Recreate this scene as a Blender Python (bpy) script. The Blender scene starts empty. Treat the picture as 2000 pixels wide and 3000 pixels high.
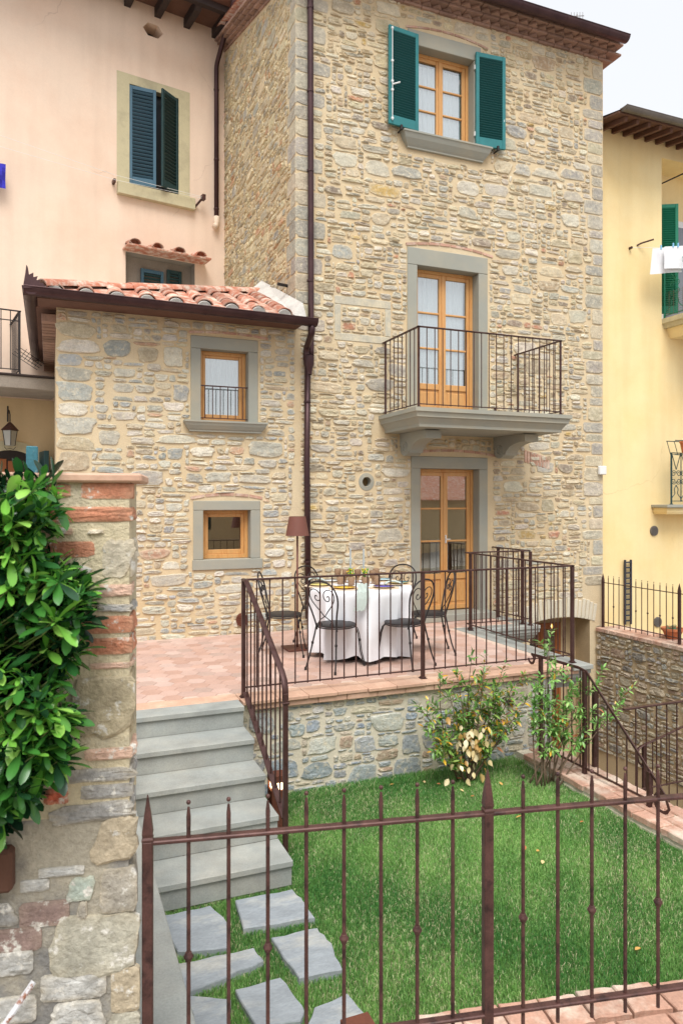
import bpy, bmesh, math, random
import numpy as np
from mathutils import Vector, Matrix
R = math.radians
sc = bpy.context.scene
col = sc.collection

# ------------------------------------------------------------------ camera, sky, sun, exposure
CX, HY, F, EYE, TH = 1000.0, 1467.0, 2103.3, 1.70, R(22.08)
cam_d = bpy.data.cameras.new('camera')
cam = bpy.data.objects.new('camera', cam_d); col.objects.link(cam)
cam.location = (0, 0, EYE); cam.rotation_euler = (R(90), 0, -TH)
cam_d.sensor_fit = 'VERTICAL'; cam_d.sensor_height = 36.0; cam_d.lens = 36.0 * F / 3000
cam_d.shift_y = -(1500 - HY) / 3000.0
cam_d.clip_start = 0.05; cam_d.clip_end = 600
cam_d.dof.use_dof = True; cam_d.dof.focus_distance = 8.5; cam_d.dof.aperture_fstop = 8.0
sc.camera = cam
w = bpy.data.worlds.new('World'); sc.world = w; w.use_nodes = True
nt = w.node_tree; nt.nodes.clear()
sky = nt.nodes.new('ShaderNodeTexSky'); sky.sky_type = 'NISHITA'; sky.sun_disc = False
SUN_EL, SUN_AZ = 58.0, 200.0          # degrees; azimuth clockwise from +Y
sky.sun_elevation = R(SUN_EL); sky.sun_rotation = R(SUN_AZ)
sky.air_density = 1.0; sky.dust_density = 4.0; sky.ozone_density = 1.0
hs = nt.nodes.new('ShaderNodeHueSaturation'); hs.inputs['Saturation'].default_value = 0.28
# thin even cloud veil over the whole sky: the photograph was taken under a bright white overcast
veil = nt.nodes.new('ShaderNodeMix'); veil.data_type = 'RGBA'; veil.inputs[0].default_value = 0.62; veil.inputs[7].default_value = (8.3, 8.5, 8.9, 1.0)
bg = nt.nodes.new('ShaderNodeBackground'); bg.inputs['Strength'].default_value = 0.11
wo = nt.nodes.new('ShaderNodeOutputWorld')
nt.links.new(sky.outputs[0], hs.inputs['Color']); nt.links.new(hs.outputs[0], veil.inputs[6]); nt.links.new(veil.outputs[2], bg.inputs['Color']); nt.links.new(bg.outputs[0], wo.inputs[0])
sun_d = bpy.data.lights.new('sun', 'SUN'); sun_d.energy = 2.2; sun_d.angle = R(34); sun_d.color = (1.0, 0.985, 0.96)
sun = bpy.data.objects.new('sun', sun_d); col.objects.link(sun)
az, el = R(SUN_AZ), R(SUN_EL)
sdir = Vector((math.sin(az) * math.cos(el), math.cos(az) * math.cos(el), math.sin(el)))
sun.rotation_euler = (-sdir).to_track_quat('-Z', 'Y').to_euler()
sc.view_settings.view_transform = 'Standard'; sc.view_settings.look = 'None'
sc.view_settings.exposure = 0.50; sc.view_settings.gamma = 1.0; sc.view_settings.use_curve_mapping = False
try:
    sc.cycles.max_bounces = 8; sc.cycles.transparent_max_bounces = 16; sc.cycles.caustics_reflective = False; sc.cycles.caustics_refractive = False
except Exception: pass

# ------------------------------------------------------------------ pixel -> world helpers (pixels of the 2000x3000 photograph)
S_, C_ = math.sin(TH), math.cos(TH)
def ray(px, py):
    l = (px - CX) / F; return (l * C_ + S_, -l * S_ + C_, -(py - HY) / F)
def onZ(px, py, z):
    r = ray(px, py); t = (z - EYE) / r[2]; return (t * r[0], t * r[1], z)
def onY(px, py, y):
    r = ray(px, py); t = y / r[1]; return (t * r[0], y, EYE + t * r[2])
def onX(px, py, x):
    r = ray(px, py); t = x / r[0]; return (x, t * r[1], EYE + t * r[2])
def onplane(px, py, org, ang, off=0.0):      # plane through org running along ang; returns (u, z) along it, off = towards camera
    r = ray(px, py); ux, uy = math.cos(ang), math.sin(ang); nx, ny = -uy, ux
    t = (org[0] * nx + org[1] * ny - off) / (r[0] * nx + r[1] * ny)
    x, y = t * r[0], t * r[1]
    return ((x - org[0]) * ux + (y - org[1]) * uy, EYE + t * r[2])

# ------------------------------------------------------------------ colours and materials
def C(r, g, b, k=1.0):
    def f(v):
        v /= 255.0
        return (v / 12.92 if v <= 0.04045 else ((v + 0.055) / 1.055) ** 2.4) * k
    return (f(r), f(g), f(b))
def newmat(name):
    m = bpy.data.materials.new(name); m.use_nodes = True
    return m, m.node_tree, m.node_tree.nodes['Principled BSDF']
def mat(name, c, rough=0.8, var=0.15, scale=6.0, fine=0.12, fscale=70.0, bump=0.15, bscale=60.0, bdist=0.01, metal=0.0,
        attr=False, rnd=0.0, c2=None, c2scale=3.0, c2lo=0.5, c2hi=0.65, spec=0.4, stretch=None, coat=0.0, bump2=None):
    m, t, p = newmat(name); N, L = t.nodes, t.links
    g = N.new('ShaderNodeNewGeometry'); pos = g.outputs['Position']
    if stretch:
        vm = N.new('ShaderNodeVectorMath'); vm.operation = 'MULTIPLY'; vm.inputs[1].default_value = stretch
        L.new(pos, vm.inputs[0]); pos = vm.outputs[0]
    def noise(s, det=5.0, ro=0.6):
        n = N.new('ShaderNodeTexNoise'); n.inputs['Scale'].default_value = s; n.inputs['Detail'].default_value = det
        n.inputs['Roughness'].default_value = ro; L.new(pos, n.inputs['Vector']); return n.outputs['Fac']
    def remap(v, a, b, lo=0.25, hi=0.75):
        r = N.new('ShaderNodeMapRange'); r.inputs[1].default_value = lo; r.inputs[2].default_value = hi
        r.inputs[3].default_value = a; r.inputs[4].default_value = b; L.new(v, r.inputs[0]); return r.outputs[0]
    def mix(kind, a, b, fac):
        x = N.new('ShaderNodeMix'); x.data_type = 'RGBA'; x.blend_type = kind
        for s, v in ((x.inputs[0], fac), (x.inputs[6], a), (x.inputs[7], b)):
            if isinstance(v, bpy.types.NodeSocket): L.new(v, s)
            elif isinstance(v, (int, float)): s.default_value = v
            else: s.default_value = (*v, 1.0)
        return x.outputs[2]
    if attr:
        a = N.new('ShaderNodeAttribute'); a.attribute_name = 'Col'; base = a.outputs['Color']
    else: base = c
    if c2: base = mix('MIX', base, c2, remap(noise(c2scale, 8.0, 0.65), 0.0, 1.0, c2lo, c2hi))
    if rnd:
        o = N.new('ShaderNodeObjectInfo'); r = N.new('ShaderNodeMapRange')
        r.inputs[3].default_value = 1 - rnd; r.inputs[4].default_value = 1 + rnd; L.new(o.outputs['Random'], r.inputs[0])
        cv = N.new('ShaderNodeCombineXYZ')
        for i in range(3): L.new(r.outputs[0], cv.inputs[i])
        base = mix('MULTIPLY', base, cv.outputs[0], 1.0)
    f1 = remap(noise(scale, 6.0), 1 - var, 1 + var)
    f2 = remap(noise(fscale, 4.0), 1 - fine, 1 + fine)
    mm = N.new('ShaderNodeMath'); mm.operation = 'MULTIPLY'; L.new(f1, mm.inputs[0]); L.new(f2, mm.inputs[1])
    cv = N.new('ShaderNodeCombineXYZ')
    for i in range(3): L.new(mm.outputs[0], cv.inputs[i])
    L.new(mix('MULTIPLY', base, cv.outputs[0], 1.0), p.inputs['Base Color'])
    p.inputs['Roughness'].default_value = rough; p.inputs['Metallic'].default_value = metal
    p.inputs['Specular IOR Level'].default_value = spec
    if coat: p.inputs['Coat Weight'].default_value = coat
    if bump:
        b = N.new('ShaderNodeBump'); b.inputs['Strength'].default_value = bump; b.inputs['Distance'].default_value = bdist
        L.new(noise(bscale, 6.0, 0.65), b.inputs['Height']); nrm = b.outputs[0]
        if bump2:
            b2 = N.new('ShaderNodeBump'); b2.inputs['Strength'].default_value = bump2[0]; b2.inputs['Distance'].default_value = bump2[2]
            L.new(noise(bump2[1], 5.0, 0.6), b2.inputs['Height']); L.new(nrm, b2.inputs['Normal']); nrm = b2.outputs[0]
        L.new(nrm, p.inputs['Normal'])
    return m
def plaster(name, c, cdark, ccrack, scale_crack=0.55):
    m = mat(name, c, rough=0.92, var=0.05, scale=1.3, fine=0.03, fscale=40, bump=0.10, bscale=28, bdist=0.01, c2=cdark, c2scale=0.7, c2lo=0.45, c2hi=0.75)
    t = m.node_tree; N, L = t.nodes, t.links; p = N['Principled BSDF']
    g = N.new('ShaderNodeNewGeometry'); n = N.new('ShaderNodeTexNoise'); n.inputs['Scale'].default_value = 2.2; n.inputs['Detail'].default_value = 6
    L.new(g.outputs['Position'], n.inputs['Vector'])
    mx = N.new('ShaderNodeMix'); mx.data_type = 'RGBA'; mx.inputs[0].default_value = 0.28
    L.new(g.outputs['Position'], mx.inputs[6]); L.new(n.outputs['Color'], mx.inputs[7])
    v = N.new('ShaderNodeTexVoronoi'); v.feature = 'DISTANCE_TO_EDGE'; v.inputs['Scale'].default_value = scale_crack; L.new(mx.outputs[2], v.inputs['Vector'])
    r = N.new('ShaderNodeMapRange'); r.inputs[1].default_value = 0.0; r.inputs[2].default_value = 0.0035; r.inputs[3].default_value = 1; r.inputs[4].default_value = 0
    L.new(v.outputs['Distance'], r.inputs[0])
    n2 = N.new('ShaderNodeTexNoise'); n2.inputs['Scale'].default_value = 0.9; L.new(g.outputs['Position'], n2.inputs['Vector'])
    r2 = N.new('ShaderNodeMapRange'); r2.inputs[1].default_value = 0.5; r2.inputs[2].default_value = 0.62; L.new(n2.outputs['Fac'], r2.inputs[0])
    k = N.new('ShaderNodeMath'); k.operation = 'MULTIPLY'; L.new(r.outputs[0], k.inputs[0]); L.new(r2.outputs[0], k.inputs[1])
    k2 = N.new('ShaderNodeMath'); k2.operation = 'MULTIPLY'; k2.inputs[1].default_value = 0.30; L.new(k.outputs[0], k2.inputs[0])
    old = p.inputs['Base Color'].links[0].from_socket
    mc = N.new('ShaderNodeMix'); mc.data_type = 'RGBA'; L.new(k2.outputs[0], mc.inputs[0]); L.new(old, mc.inputs[6]); mc.inputs[7].default_value = (*ccrack, 1)
    # faint vertical runoff streaks and trowel patches
    vm = N.new('ShaderNodeVectorMath'); vm.operation = 'MULTIPLY'; vm.inputs[1].default_value = (3.2, 3.2, 0.28); L.new(g.outputs['Position'], vm.inputs[0])
    n3 = N.new('ShaderNodeTexNoise'); n3.inputs['Scale'].default_value = 1.4; n3.inputs['Detail'].default_value = 7; L.new(vm.outputs[0], n3.inputs['Vector'])
    r3 = N.new('ShaderNodeMapRange'); r3.inputs[1].default_value = 0.42; r3.inputs[2].default_value = 0.78; r3.inputs[3].default_value = 0.0; r3.inputs[4].default_value = 0.26; L.new(n3.outputs['Fac'], r3.inputs[0])
    ms = N.new('ShaderNodeMix'); ms.data_type = 'RGBA'; L.new(r3.outputs[0], ms.inputs[0]); L.new(mc.outputs[2], ms.inputs[6]); ms.inputs[7].default_value = (cdark[0] * .72, cdark[1] * .70, cdark[2] * .68, 1)
    L.new(ms.outputs[2], p.inputs['Base Color'])
    return m
M = {}
M['mortar'] = mat('mortar', C(208, 190, 157), 0.95, 0.10, 3.0, 0.10, 60, 0.45, 45, 0.012, c2=C(203, 179, 140), c2scale=0.8, c2lo=0.4, c2hi=0.7)
M['mortar_pale'] = mat('mortar_pale', C(206, 197, 176), 0.95, 0.10, 3.0, 0.10, 60, 0.4, 45, 0.012)
M['mortar_old'] = mat('mortar_old', C(176, 168, 150), 0.95, 0.18, 7.0, 0.16, 80, 0.8, 40, 0.012, c2=C(134, 132, 128), c2scale=3.0, c2lo=0.42, c2hi=0.56, bump2=(0.5, 150, .004))
M['stone'] = mat('stone', (1, 1, 1), 0.92, 0.17, 9.0, 0.20, 55, 0.75, 38, 0.014, attr=True, bump2=(0.5, 120, 0.005), spec=0.25, c2=C(204, 194, 170), c2scale=20, c2lo=0.50, c2hi=0.70)
M['oldstone'] = mat('old_stone', (1, 1, 1), 0.95, 0.26, 14.0, 0.22, 70, 0.8, 34, 0.010, attr=True, bump2=(0.7, 90, 0.006), spec=0.2, c2=C(212, 208, 198), c2scale=22, c2lo=0.56, c2hi=0.63)
M['serena'] = mat('serena', C(152, 152, 141), 0.85, 0.06, 2.5, 0.05, 120, 0.08, 160, 0.003, c2=C(166, 158, 138), c2scale=1.2, c2lo=0.45, c2hi=0.7)
M['pale_block'] = mat('pale_block', C(184, 178, 160), 0.9, 0.14, 7, 0.14, 60, 0.4, 40, 0.01, c2=C(204, 192, 164), c2scale=6, c2lo=0.45, c2hi=0.65)
M['serena_step'] = mat('serena_step', C(150, 153, 148), 0.8, 0.20, 4.5, 0.14, 110, 0.25, 90, 0.004, c2=C(166, 163, 152), c2scale=1.6, c2lo=0.42, c2hi=0.72)
M['flagstone'] = mat('flagstone', C(146, 152, 156), 0.85, 0.16, 5.0, 0.14, 45, 0.6, 12, 0.012, stretch=(1, 2.2, 1), c2=C(172, 172, 166), c2scale=2.0)
M['pink'] = plaster('pink_plaster', C(234, 210, 188), C(229, 197, 172), C(150, 110, 90))
M['cream'] = plaster('cream_plaster', C(214, 190, 150), C(205, 180, 140), C(150, 120, 90))
M['yellow'] = plaster('yellow_plaster', C(238, 216, 164), C(234, 204, 142), C(170, 140, 90), 0.4)
M['taupe'] = mat('taupe_plaster', C(196, 186, 152), 0.9, 0.06, 2.0, 0.05, 50, 0.1, 40, 0.006, c2=C(180, 170, 140), c2scale=2.5)
M['greywall'] = mat('grey_render', C(150, 140, 128), 0.95, 0.15, 4, 0.12, 60, 0.5, 40, 0.01)
M['iron'] = mat('brown_iron', C(78, 54, 50), 0.45, 0.22, 14, 0.15, 160, 0.12, 120, 0.002, metal=0.35, c2=C(64, 38, 32), c2scale=9, c2lo=0.5, c2hi=0.62)
M['rust'] = mat('rusty_iron', C(88, 60, 55), 0.45, 0.40, 16, 0.2, 180, 0.2, 120, 0.002, metal=0.3, c2=C(62, 42, 40), c2scale=18, c2lo=0.52, c2hi=0.62)
M['corten'] = mat('corten', C(112, 66, 50), 0.75, 0.15, 8, 0.1, 90, 0.1, 90, 0.002, metal=0.2)
M['blackiron'] = mat('black_iron', C(52, 48, 48), 0.5, 0.1, 20, 0.1, 150, 0.05, 120, 0.002, metal=0.4)
M['copper'] = mat('dark_copper', C(76, 54, 54), 0.42, 0.18, 5, 0.10, 60, 0.06, 40, 0.004, metal=0.55, c2=C(66, 46, 48), c2scale=2.2, c2lo=0.4, c2hi=0.65)
M['copper_grey'] = mat('grey_gutter', C(108, 100, 92), 0.5, 0.2, 5, 0.1, 60, 0.06, 40, 0.004, metal=0.4)
M['wood'] = mat('oak', C(208, 156, 96), 0.45, 0.12, 3, 0.12, 30, 0.05, 40, 0.003, stretch=(6, 6, 0.6), c2=C(190, 132, 72), c2scale=3, spec=0.5)
M['wood_brown'] = mat('brown_wood', C(142, 84, 46), 0.5, 0.15, 3, 0.12, 30, 0.05, 40, 0.003, stretch=(6, 6, 0.6))
M['darkwood'] = mat('dark_wood', C(54, 42, 38), 0.7, 0.15, 5, 0.1, 40, 0.1, 40, 0.004)
M['soffit'] = mat('soffit_cotto', C(104, 74, 60), 0.85, 0.2, 4, 0.12, 50, 0.15, 40, 0.006)
M['teal'] = mat('teal_paint', C(42, 116, 118), 0.5, 0.12, 5, 0.06, 60, 0.03, 80, 0.002)
M['teal_dark'] = mat('teal_slat_paint', C(18, 82, 82), 0.42, 0.05, 4, 0.03, 60, 0.03, 80, 0.002)
M['bluegreen'] = mat('bluegreen_paint', C(66, 100, 118), 0.5, 0.08, 4, 0.05, 60, 0.03, 80, 0.002)
M['darkgreen'] = mat('darkgreen_paint', C(30, 60, 62), 0.45, 0.08, 4, 0.05, 60, 0.03, 80, 0.002)
M['green'] = mat('green_paint', C(20, 118, 90), 0.5, 0.08, 4, 0.05, 60, 0.03, 80, 0.002)
M['whitemetal'] = mat('white_metal', C(225, 225, 222), 0.4, 0.03, 4, 0.03, 60, 0)
M['tile'] = mat('terracotta', C(206, 158, 132), 0.82, 0.10, 5, 0.08, 50, 0.12, 60, 0.003, rnd=0.04, attr=True)
M['grout'] = mat('grout', C(206, 182, 164), 0.9, 0.08, 6, 0.06, 60, 0.1, 60, 0.003)
M['cotto'] = mat('cotto_edge', C(194, 156, 132), 0.8, 0.12, 4, 0.1, 50, 0.15, 50, 0.005, rnd=0.08, c2=C(204, 172, 148), c2scale=2.0)
M['brick'] = mat('brick', C(182, 142, 122), 0.9, 0.16, 9, 0.14, 60, 0.5, 45, 0.008, rnd=0.16, c2=C(206, 186, 168), c2scale=3.5, c2lo=0.45, c2hi=0.62)
M['brick_red'] = mat('red_brick', C(186, 124, 96), 0.9, 0.22, 14, 0.18, 70, 0.5, 50, 0.006, rnd=0.12, c2=C(168, 106, 84), c2scale=8, c2lo=0.45, c2hi=0.6)
M['brick_eave'] = mat('eave_brick', C(150, 120, 104), 0.9, 0.2, 8, 0.15, 60, 0.4, 50, 0.006, rnd=0.2)
M['rooftile'] = mat('roof_tile', C(178, 114, 90), 0.9, 0.22, 9, 0.16, 60, 0.35, 45, 0.005, rnd=0.28, c2=C(186, 168, 152), c2scale=9, c2lo=0.44, c2hi=0.62)
M['cement'] = mat('cement', C(198, 194, 186), 0.95, 0.18, 6, 0.15, 50, 0.5, 40, 0.01)
M['cloth'] = mat('white_linen', C(232, 232, 234), 0.9, 0.02, 4, 0.02, 60, 0.06, 200, 0.002)
M['curtain'] = mat('white_curtain', C(232, 235, 242), 0.9, 0.03, 3, 0.02, 60, 0.0)
M['napkin'] = mat('sage_napkin', C(178, 188, 180), 0.9, 0.04, 8, 0.03, 60, 0.05, 150, 0.002)
M['lampshade'] = mat('brown_shade', C(112, 68, 56), 0.55, 0.06, 5, 0.04, 60, 0.03, 60, 0.002)
M['soil'] = mat('soil', C(86, 72, 50), 0.95, 0.25, 6, 0.2, 60, 0.5, 40, 0.02)
M['street'] = mat('street_paving', C(150, 142, 130), 0.9, 0.12, 1.5, 0.1, 40, 0.2, 30, 0.01)
M['interior'] = mat('interior_wall', C(214, 190, 150), 0.9, 0.03, 2, 0.02, 40, 0)
M['bark'] = mat('bark', C(110, 92, 74), 0.9, 0.2, 20, 0.15, 120, 0.3, 80, 0.003)
M['leafy'] = None
def leafmat(name, c, rough, spec, trans=0.25, rnd=0.2, attr=False):
    m, t, p = newmat(name); N, L = t.nodes, t.links
    o = N.new('ShaderNodeObjectInfo'); r = N.new('ShaderNodeMapRange'); r.inputs[3].default_value = 1 - rnd; r.inputs[4].default_value = 1 + rnd
    L.new(o.outputs['Random'], r.inputs[0]); x = N.new('ShaderNodeVectorMath'); x.operation = 'SCALE'
    if attr:
        a = N.new('ShaderNodeAttribute'); a.attribute_name = 'Col'; L.new(a.outputs['Color'], x.inputs[0])
    else: x.inputs[0].default_value = c
    L.new(r.outputs[0], x.inputs['Scale']); L.new(x.outputs[0], p.inputs['Base Color'])
    p.inputs['Roughness'].default_value = rough; p.inputs['Specular IOR Level'].default_value = spec
    tr = N.new('ShaderNodeBsdfTranslucent'); L.new(x.outputs[0], tr.inputs['Color'])
    mx = N.new('ShaderNodeMixShader'); mx.inputs[0].default_value = trans
    L.new(p.outputs[0], mx.inputs[1]); L.new(tr.outputs[0], mx.inputs[2]); L.new(mx.outputs[0], N['Material Output'].inputs[0])
    return m
M['leaf'] = leafmat('glossy_leaf', (0, 0, 0), 0.26, 0.6, 0.2, 0.0, True)
M['grass'] = leafmat('grass_blade', (0, 0, 0), 0.5, 0.35, 0.3, 0.0, True)
def glassmat():
    m, t, p = newmat('window_glass'); N, L = t.nodes, t.links; N.remove(p)
    lw = N.new('ShaderNodeLayerWeight'); lw.inputs[0].default_value = 0.5
    pw = N.new('ShaderNodeMath'); pw.operation = 'POWER'; pw.inputs[1].default_value = 4.0; L.new(lw.outputs['Facing'], pw.inputs[0])
    r = N.new('ShaderNodeMapRange'); r.inputs[3].default_value = 0.24; r.inputs[4].default_value = 1.0; L.new(pw.outputs[0], r.inputs[0])
    gl = N.new('ShaderNodeBsdfGlossy'); gl.inputs['Roughness'].default_value = 0.004; gl.inputs['Color'].default_value = (1, 1, 1, 1)
    tr = N.new('ShaderNodeBsdfTransparent'); tr.inputs['Color'].default_value = (0.9, 0.93, 0.92, 1)
    mx = N.new('ShaderNodeMixShader'); L.new(r.outputs[0], mx.inputs[0]); L.new(tr.outputs[0], mx.inputs[1]); L.new(gl.outputs[0], mx.inputs[2])
    L.new(mx.outputs[0], N['Material Output'].inputs[0]); return m
M['glass'] = glassmat()
def goblet_glass():
    m, t, p = newmat('smoked_glass'); N, L = t.nodes, t.links
    p.inputs['Base Color'].default_value = (*C(176, 146, 118), 1); p.inputs['Roughness'].default_value = 0.25
    tr = N.new('ShaderNodeBsdfTransparent'); tr.inputs['Color'].default_value = (*C(214, 190, 160), 1)
    mx = N.new('ShaderNodeMixShader'); mx.inputs[0].default_value = 0.45
    L.new(p.outputs[0], mx.inputs[1]); L.new(tr.outputs[0], mx.inputs[2]); L.new(mx.outputs[0], N['Material Output'].inputs[0]); return m
M['smoked'] = goblet_glass()
def emit(name, c, s):
    m, t, p = newmat(name); p.inputs['Emission Color'].default_value = (*c, 1); p.inputs['Emission Strength'].default_value = s
    p.inputs['Base Color'].default_value = (*c, 1); return m
M['lamp_glow'] = emit('lamp_glow', (1.0, 0.72, 0.40), 5.0)
def solid(name, c, rough=0.6, **k):
    if name not in M: M[name] = mat(name, c, rough, 0.05, 8, 0.04, 80, 0.0, **k)
    return M[name]

# ------------------------------------------------------------------ objects
def tag(o, label=None, cat=None, group=None, kind=None):
    if label: o['label'] = label
    if cat: o['category'] = cat
    if group: o['group'] = group
    if kind: o['kind'] = kind
    return o
WORLD_ORG = {}
def empty(name, loc, label, cat, group=None, rz=0.0, local=False):
    o = bpy.data.objects.new(name, None); col.objects.link(o); o.location = loc; o.rotation_euler = (0, 0, rz)
    o.empty_display_size = 0.2
    WORLD_ORG[o] = Vector((0, 0, 0)) if local else Vector(loc)
    return tag(o, label, cat, group)
def root_org(p):
    while p is not None:
        if p in WORLD_ORG: return WORLD_ORG[p]
        p = p.parent
    return Vector((0, 0, 0))
def link(name, me, parent=None, m=None):
    o = bpy.data.objects.new(name, me); col.objects.link(o)
    if m is not None and not me.materials: me.materials.append(m)
    if parent is not None: o.parent = parent
    return o
class MB:
    def __init__(s): s.v = []; s.f = []; s.c = []; s.cc = None
    def col(s, c): s.cc = c; return s
    def addv(s, pts, cols=None):
        b = len(s.v); s.v.extend([tuple(p) for p in pts])
        if cols is not None: s.c.extend(cols)
        elif s.cc is not None: s.c.extend([s.cc] * len(pts))
        return b
    def quad(s, a, b, c, d): k = s.addv([a, b, c, d]); s.f.append((k, k + 1, k + 2, k + 3)); return s
    def poly(s, pts): k = s.addv(pts); s.f.append(tuple(range(k, k + len(pts)))); return s
    def box(s, x0, x1, y0, y1, z0, z1, ch=0.0, T=None):
        if x1 < x0: x0, x1 = x1, x0
        if y1 < y0: y0, y1 = y1, y0
        if z1 < z0: z0, z1 = z1, z0
        ch = min(ch, (x1 - x0) * .45, (y1 - y0) * .45, (z1 - z0) * .45)
        X, Y, Z = (x0, x1), (y0, y1), (z0, z1)
        if ch <= 0:
            p = [(X[i], Y[j], Z[k]) for i in (0, 1) for j in (0, 1) for k in (0, 1)]
            fs = [(0, 1, 3, 2), (4, 6, 7, 5), (0, 4, 5, 1), (2, 3, 7, 6), (0, 2, 6, 4), (1, 5, 7, 3)]
        else:
            p = []; idx = {}
            for i in (0, 1):
                for j in (0, 1):
                    for k in (0, 1):
                        sx, sy, sz = (ch if i == 0 else -ch), (ch if j == 0 else -ch), (ch if k == 0 else -ch)
                        idx[(i, j, k, 'x')] = len(p); p.append((X[i], Y[j] + sy, Z[k] + sz))
                        idx[(i, j, k, 'y')] = len(p); p.append((X[i] + sx, Y[j], Z[k] + sz))
                        idx[(i, j, k, 'z')] = len(p); p.append((X[i] + sx, Y[j] + sy, Z[k]))
            I = idx; fs = []
            for i in (0, 1):
                q = [I[(i, 0, 0, 'x')], I[(i, 0, 1, 'x')], I[(i, 1, 1, 'x')], I[(i, 1, 0, 'x')]]; fs.append(q if i == 0 else q[::-1])
                q = [I[(0, i, 0, 'y')], I[(1, i, 0, 'y')], I[(1, i, 1, 'y')], I[(0, i, 1, 'y')]]; fs.append(q if i == 0 else q[::-1])
                q = [I[(0, 0, i, 'z')], I[(0, 1, i, 'z')], I[(1, 1, i, 'z')], I[(1, 0, i, 'z')]]; fs.append(q if i == 0 else q[::-1])
            for a in (0, 1):
                for b in (0, 1):
                    fl = (a + b) % 2
                    q = [I[(a, b, 0, 'x')], I[(a, b, 0, 'y')], I[(a, b, 1, 'y')], I[(a, b, 1, 'x')]]; fs.append(q if fl else q[::-1])
                    q = [I[(a, 0, b, 'x')], I[(a, 0, b, 'z')], I[(a, 1, b, 'z')], I[(a, 1, b, 'x')]]; fs.append(q[::-1] if fl else q)
                    q = [I[(0, a, b, 'y')], I[(0, a, b, 'z')], I[(1, a, b, 'z')], I[(1, a, b, 'y')]]; fs.append(q if fl else q[::-1])
                    for c in (0, 1):
                        q = [I[(a, b, c, 'x')], I[(a, b, c, 'y')], I[(a, b, c, 'z')]]; fs.append(q if (a + b + c) % 2 else q[::-1])
        if T is not None: p = [tuple(T @ Vector(q)) for q in p]
        k = s.addv(p); s.f.extend([tuple(k + i for i in q) for q in fs]); return s
    def prism(s, poly, fn, d0, d1):         # poly: 2D points; fn(a, b, d) -> 3D
        n = len(poly); k = s.addv([fn(a, b, d0) for a, b in poly] + [fn(a, b, d1) for a, b in poly])
        s.f.append(tuple(range(k, k + n))); s.f.append(tuple(range(k + 2 * n - 1, k + n - 1, -1)))
        for i in range(n):
            j = (i + 1) % n; s.f.append((k + j, k + i, k + n + i, k + n + j))
        return s
    def tube(s, pts, r, n=8, cap=True, flat=None):
        pts = [Vector(p) for p in pts]; m = len(pts); rr = r if isinstance(r, (list, tuple)) else [r] * m
        tang = []
        for i in range(m):
            a = pts[max(i - 1, 0)]; b = pts[min(i + 1, m - 1)]; t = (b - a)
            tang.append(t.normalized() if t.length > 1e-9 else Vector((0, 0, 1)))
        up = Vector((0, 0, 1)) if abs(tang[0].z) < 0.9 else Vector((1, 0, 0))
        nrm = (up - tang[0] * up.dot(tang[0])).normalized(); k = len(s.v); ring = []
        for i in range(m):
            if i: nrm = (nrm - tang[i] * nrm.dot(tang[i])).normalized()
            bi = tang[i].cross(nrm)
            for j in range(n):
                a = 2 * math.pi * (j + .5) / n; ca, sa = math.cos(a), math.sin(a)
                if flat: ca *= flat[0]; sa *= flat[1]
                ring.append(pts[i] + nrm * (ca * rr[i]) + bi * (sa * rr[i]))
        s.addv(ring)
        for i in range(m - 1):
            for j in range(n):
                j2 = (j + 1) % n; s.f.append((k + i * n + j, k + i * n + j2, k + (i + 1) * n + j2, k + (i + 1) * n + j))
        if cap:
            s.f.append(tuple(k + j for j in range(n - 1, -1, -1))); s.f.append(tuple(k + (m - 1) * n + j for j in range(n)))
        return s
    def lathe(s, prof, c, n=16):            # prof (r, z) list
        k = len(s.v); P = []
        for r, z in prof:
            for j in range(n):
                a = 2 * math.pi * j / n; P.append((c[0] + r * math.cos(a), c[1] + r * math.sin(a), c[2] + z))
        s.addv(P)
        for i in range(len(prof) - 1):
            for j in range(n):
                j2 = (j + 1) % n; s.f.append((k + i * n + j, k + i * n + j2, k + (i + 1) * n + j2, k + (i + 1) * n + j))
        s.f.append(tuple(k + j for j in range(n - 1, -1, -1))); e = k + (len(prof) - 1) * n; s.f.append(tuple(e + j for j in range(n)))
        return s
    def mould(s, x0, x1, yf, yb, prof):     # prof: (inset, z) from top to bottom; three exposed sides, back at yb
        k = len(s.v); P = []
        for i, z in prof: P += [(x0 + i, yb, z), (x0 + i, yf + i, z), (x1 - i, yf + i, z), (x1 - i, yb, z)]
        s.addv(P); n = len(prof)
        for a in range(n - 1):
            for j in range(4):
                j2 = (j + 1) % 4; s.f.append((k + a * 4 + j, k + (a + 1) * 4 + j, k + (a + 1) * 4 + j2, k + a * 4 + j2))
        s.f.append((k, k + 1, k + 2, k + 3)); e = k + (n - 1) * 4; s.f.append((e + 3, e + 2, e + 1, e)); return s
    def mesh(s, name, m=None, smooth=False, org=None, recalc=True):
        v = s.v if org is None else [(a - org[0], b - org[1], c - org[2]) for a, b, c in s.v]
        me = bpy.data.meshes.new(name); me.from_pydata(v, [], s.f)
        if s.c and len(s.c) == len(s.v):
            at = me.color_attributes.new('Col', 'FLOAT_COLOR', 'POINT')
            at.data.foreach_set('color', np.array([(*c, 1.0) for c in s.c], dtype=np.float32).ravel())
        if recalc:
            bm = bmesh.new(); bm.from_mesh(me); bmesh.ops.recalc_face_normals(bm, faces=bm.faces); bm.to_mesh(me); bm.free()
        if smooth: me.polygons.foreach_set('use_smooth', [True] * len(me.polygons))
        if m is not None: me.materials.append(m)
        me.update(); return me
    def build(s, name, m, parent=None, smooth=False, recalc=True):
        return link(name, s.mesh(name, m, smooth, root_org(parent), recalc), parent)
def smooth_angle(o, deg=40):
    try: o.data.set_sharp_from_angle(angle=R(deg))
    except Exception: pass
    return o
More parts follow.
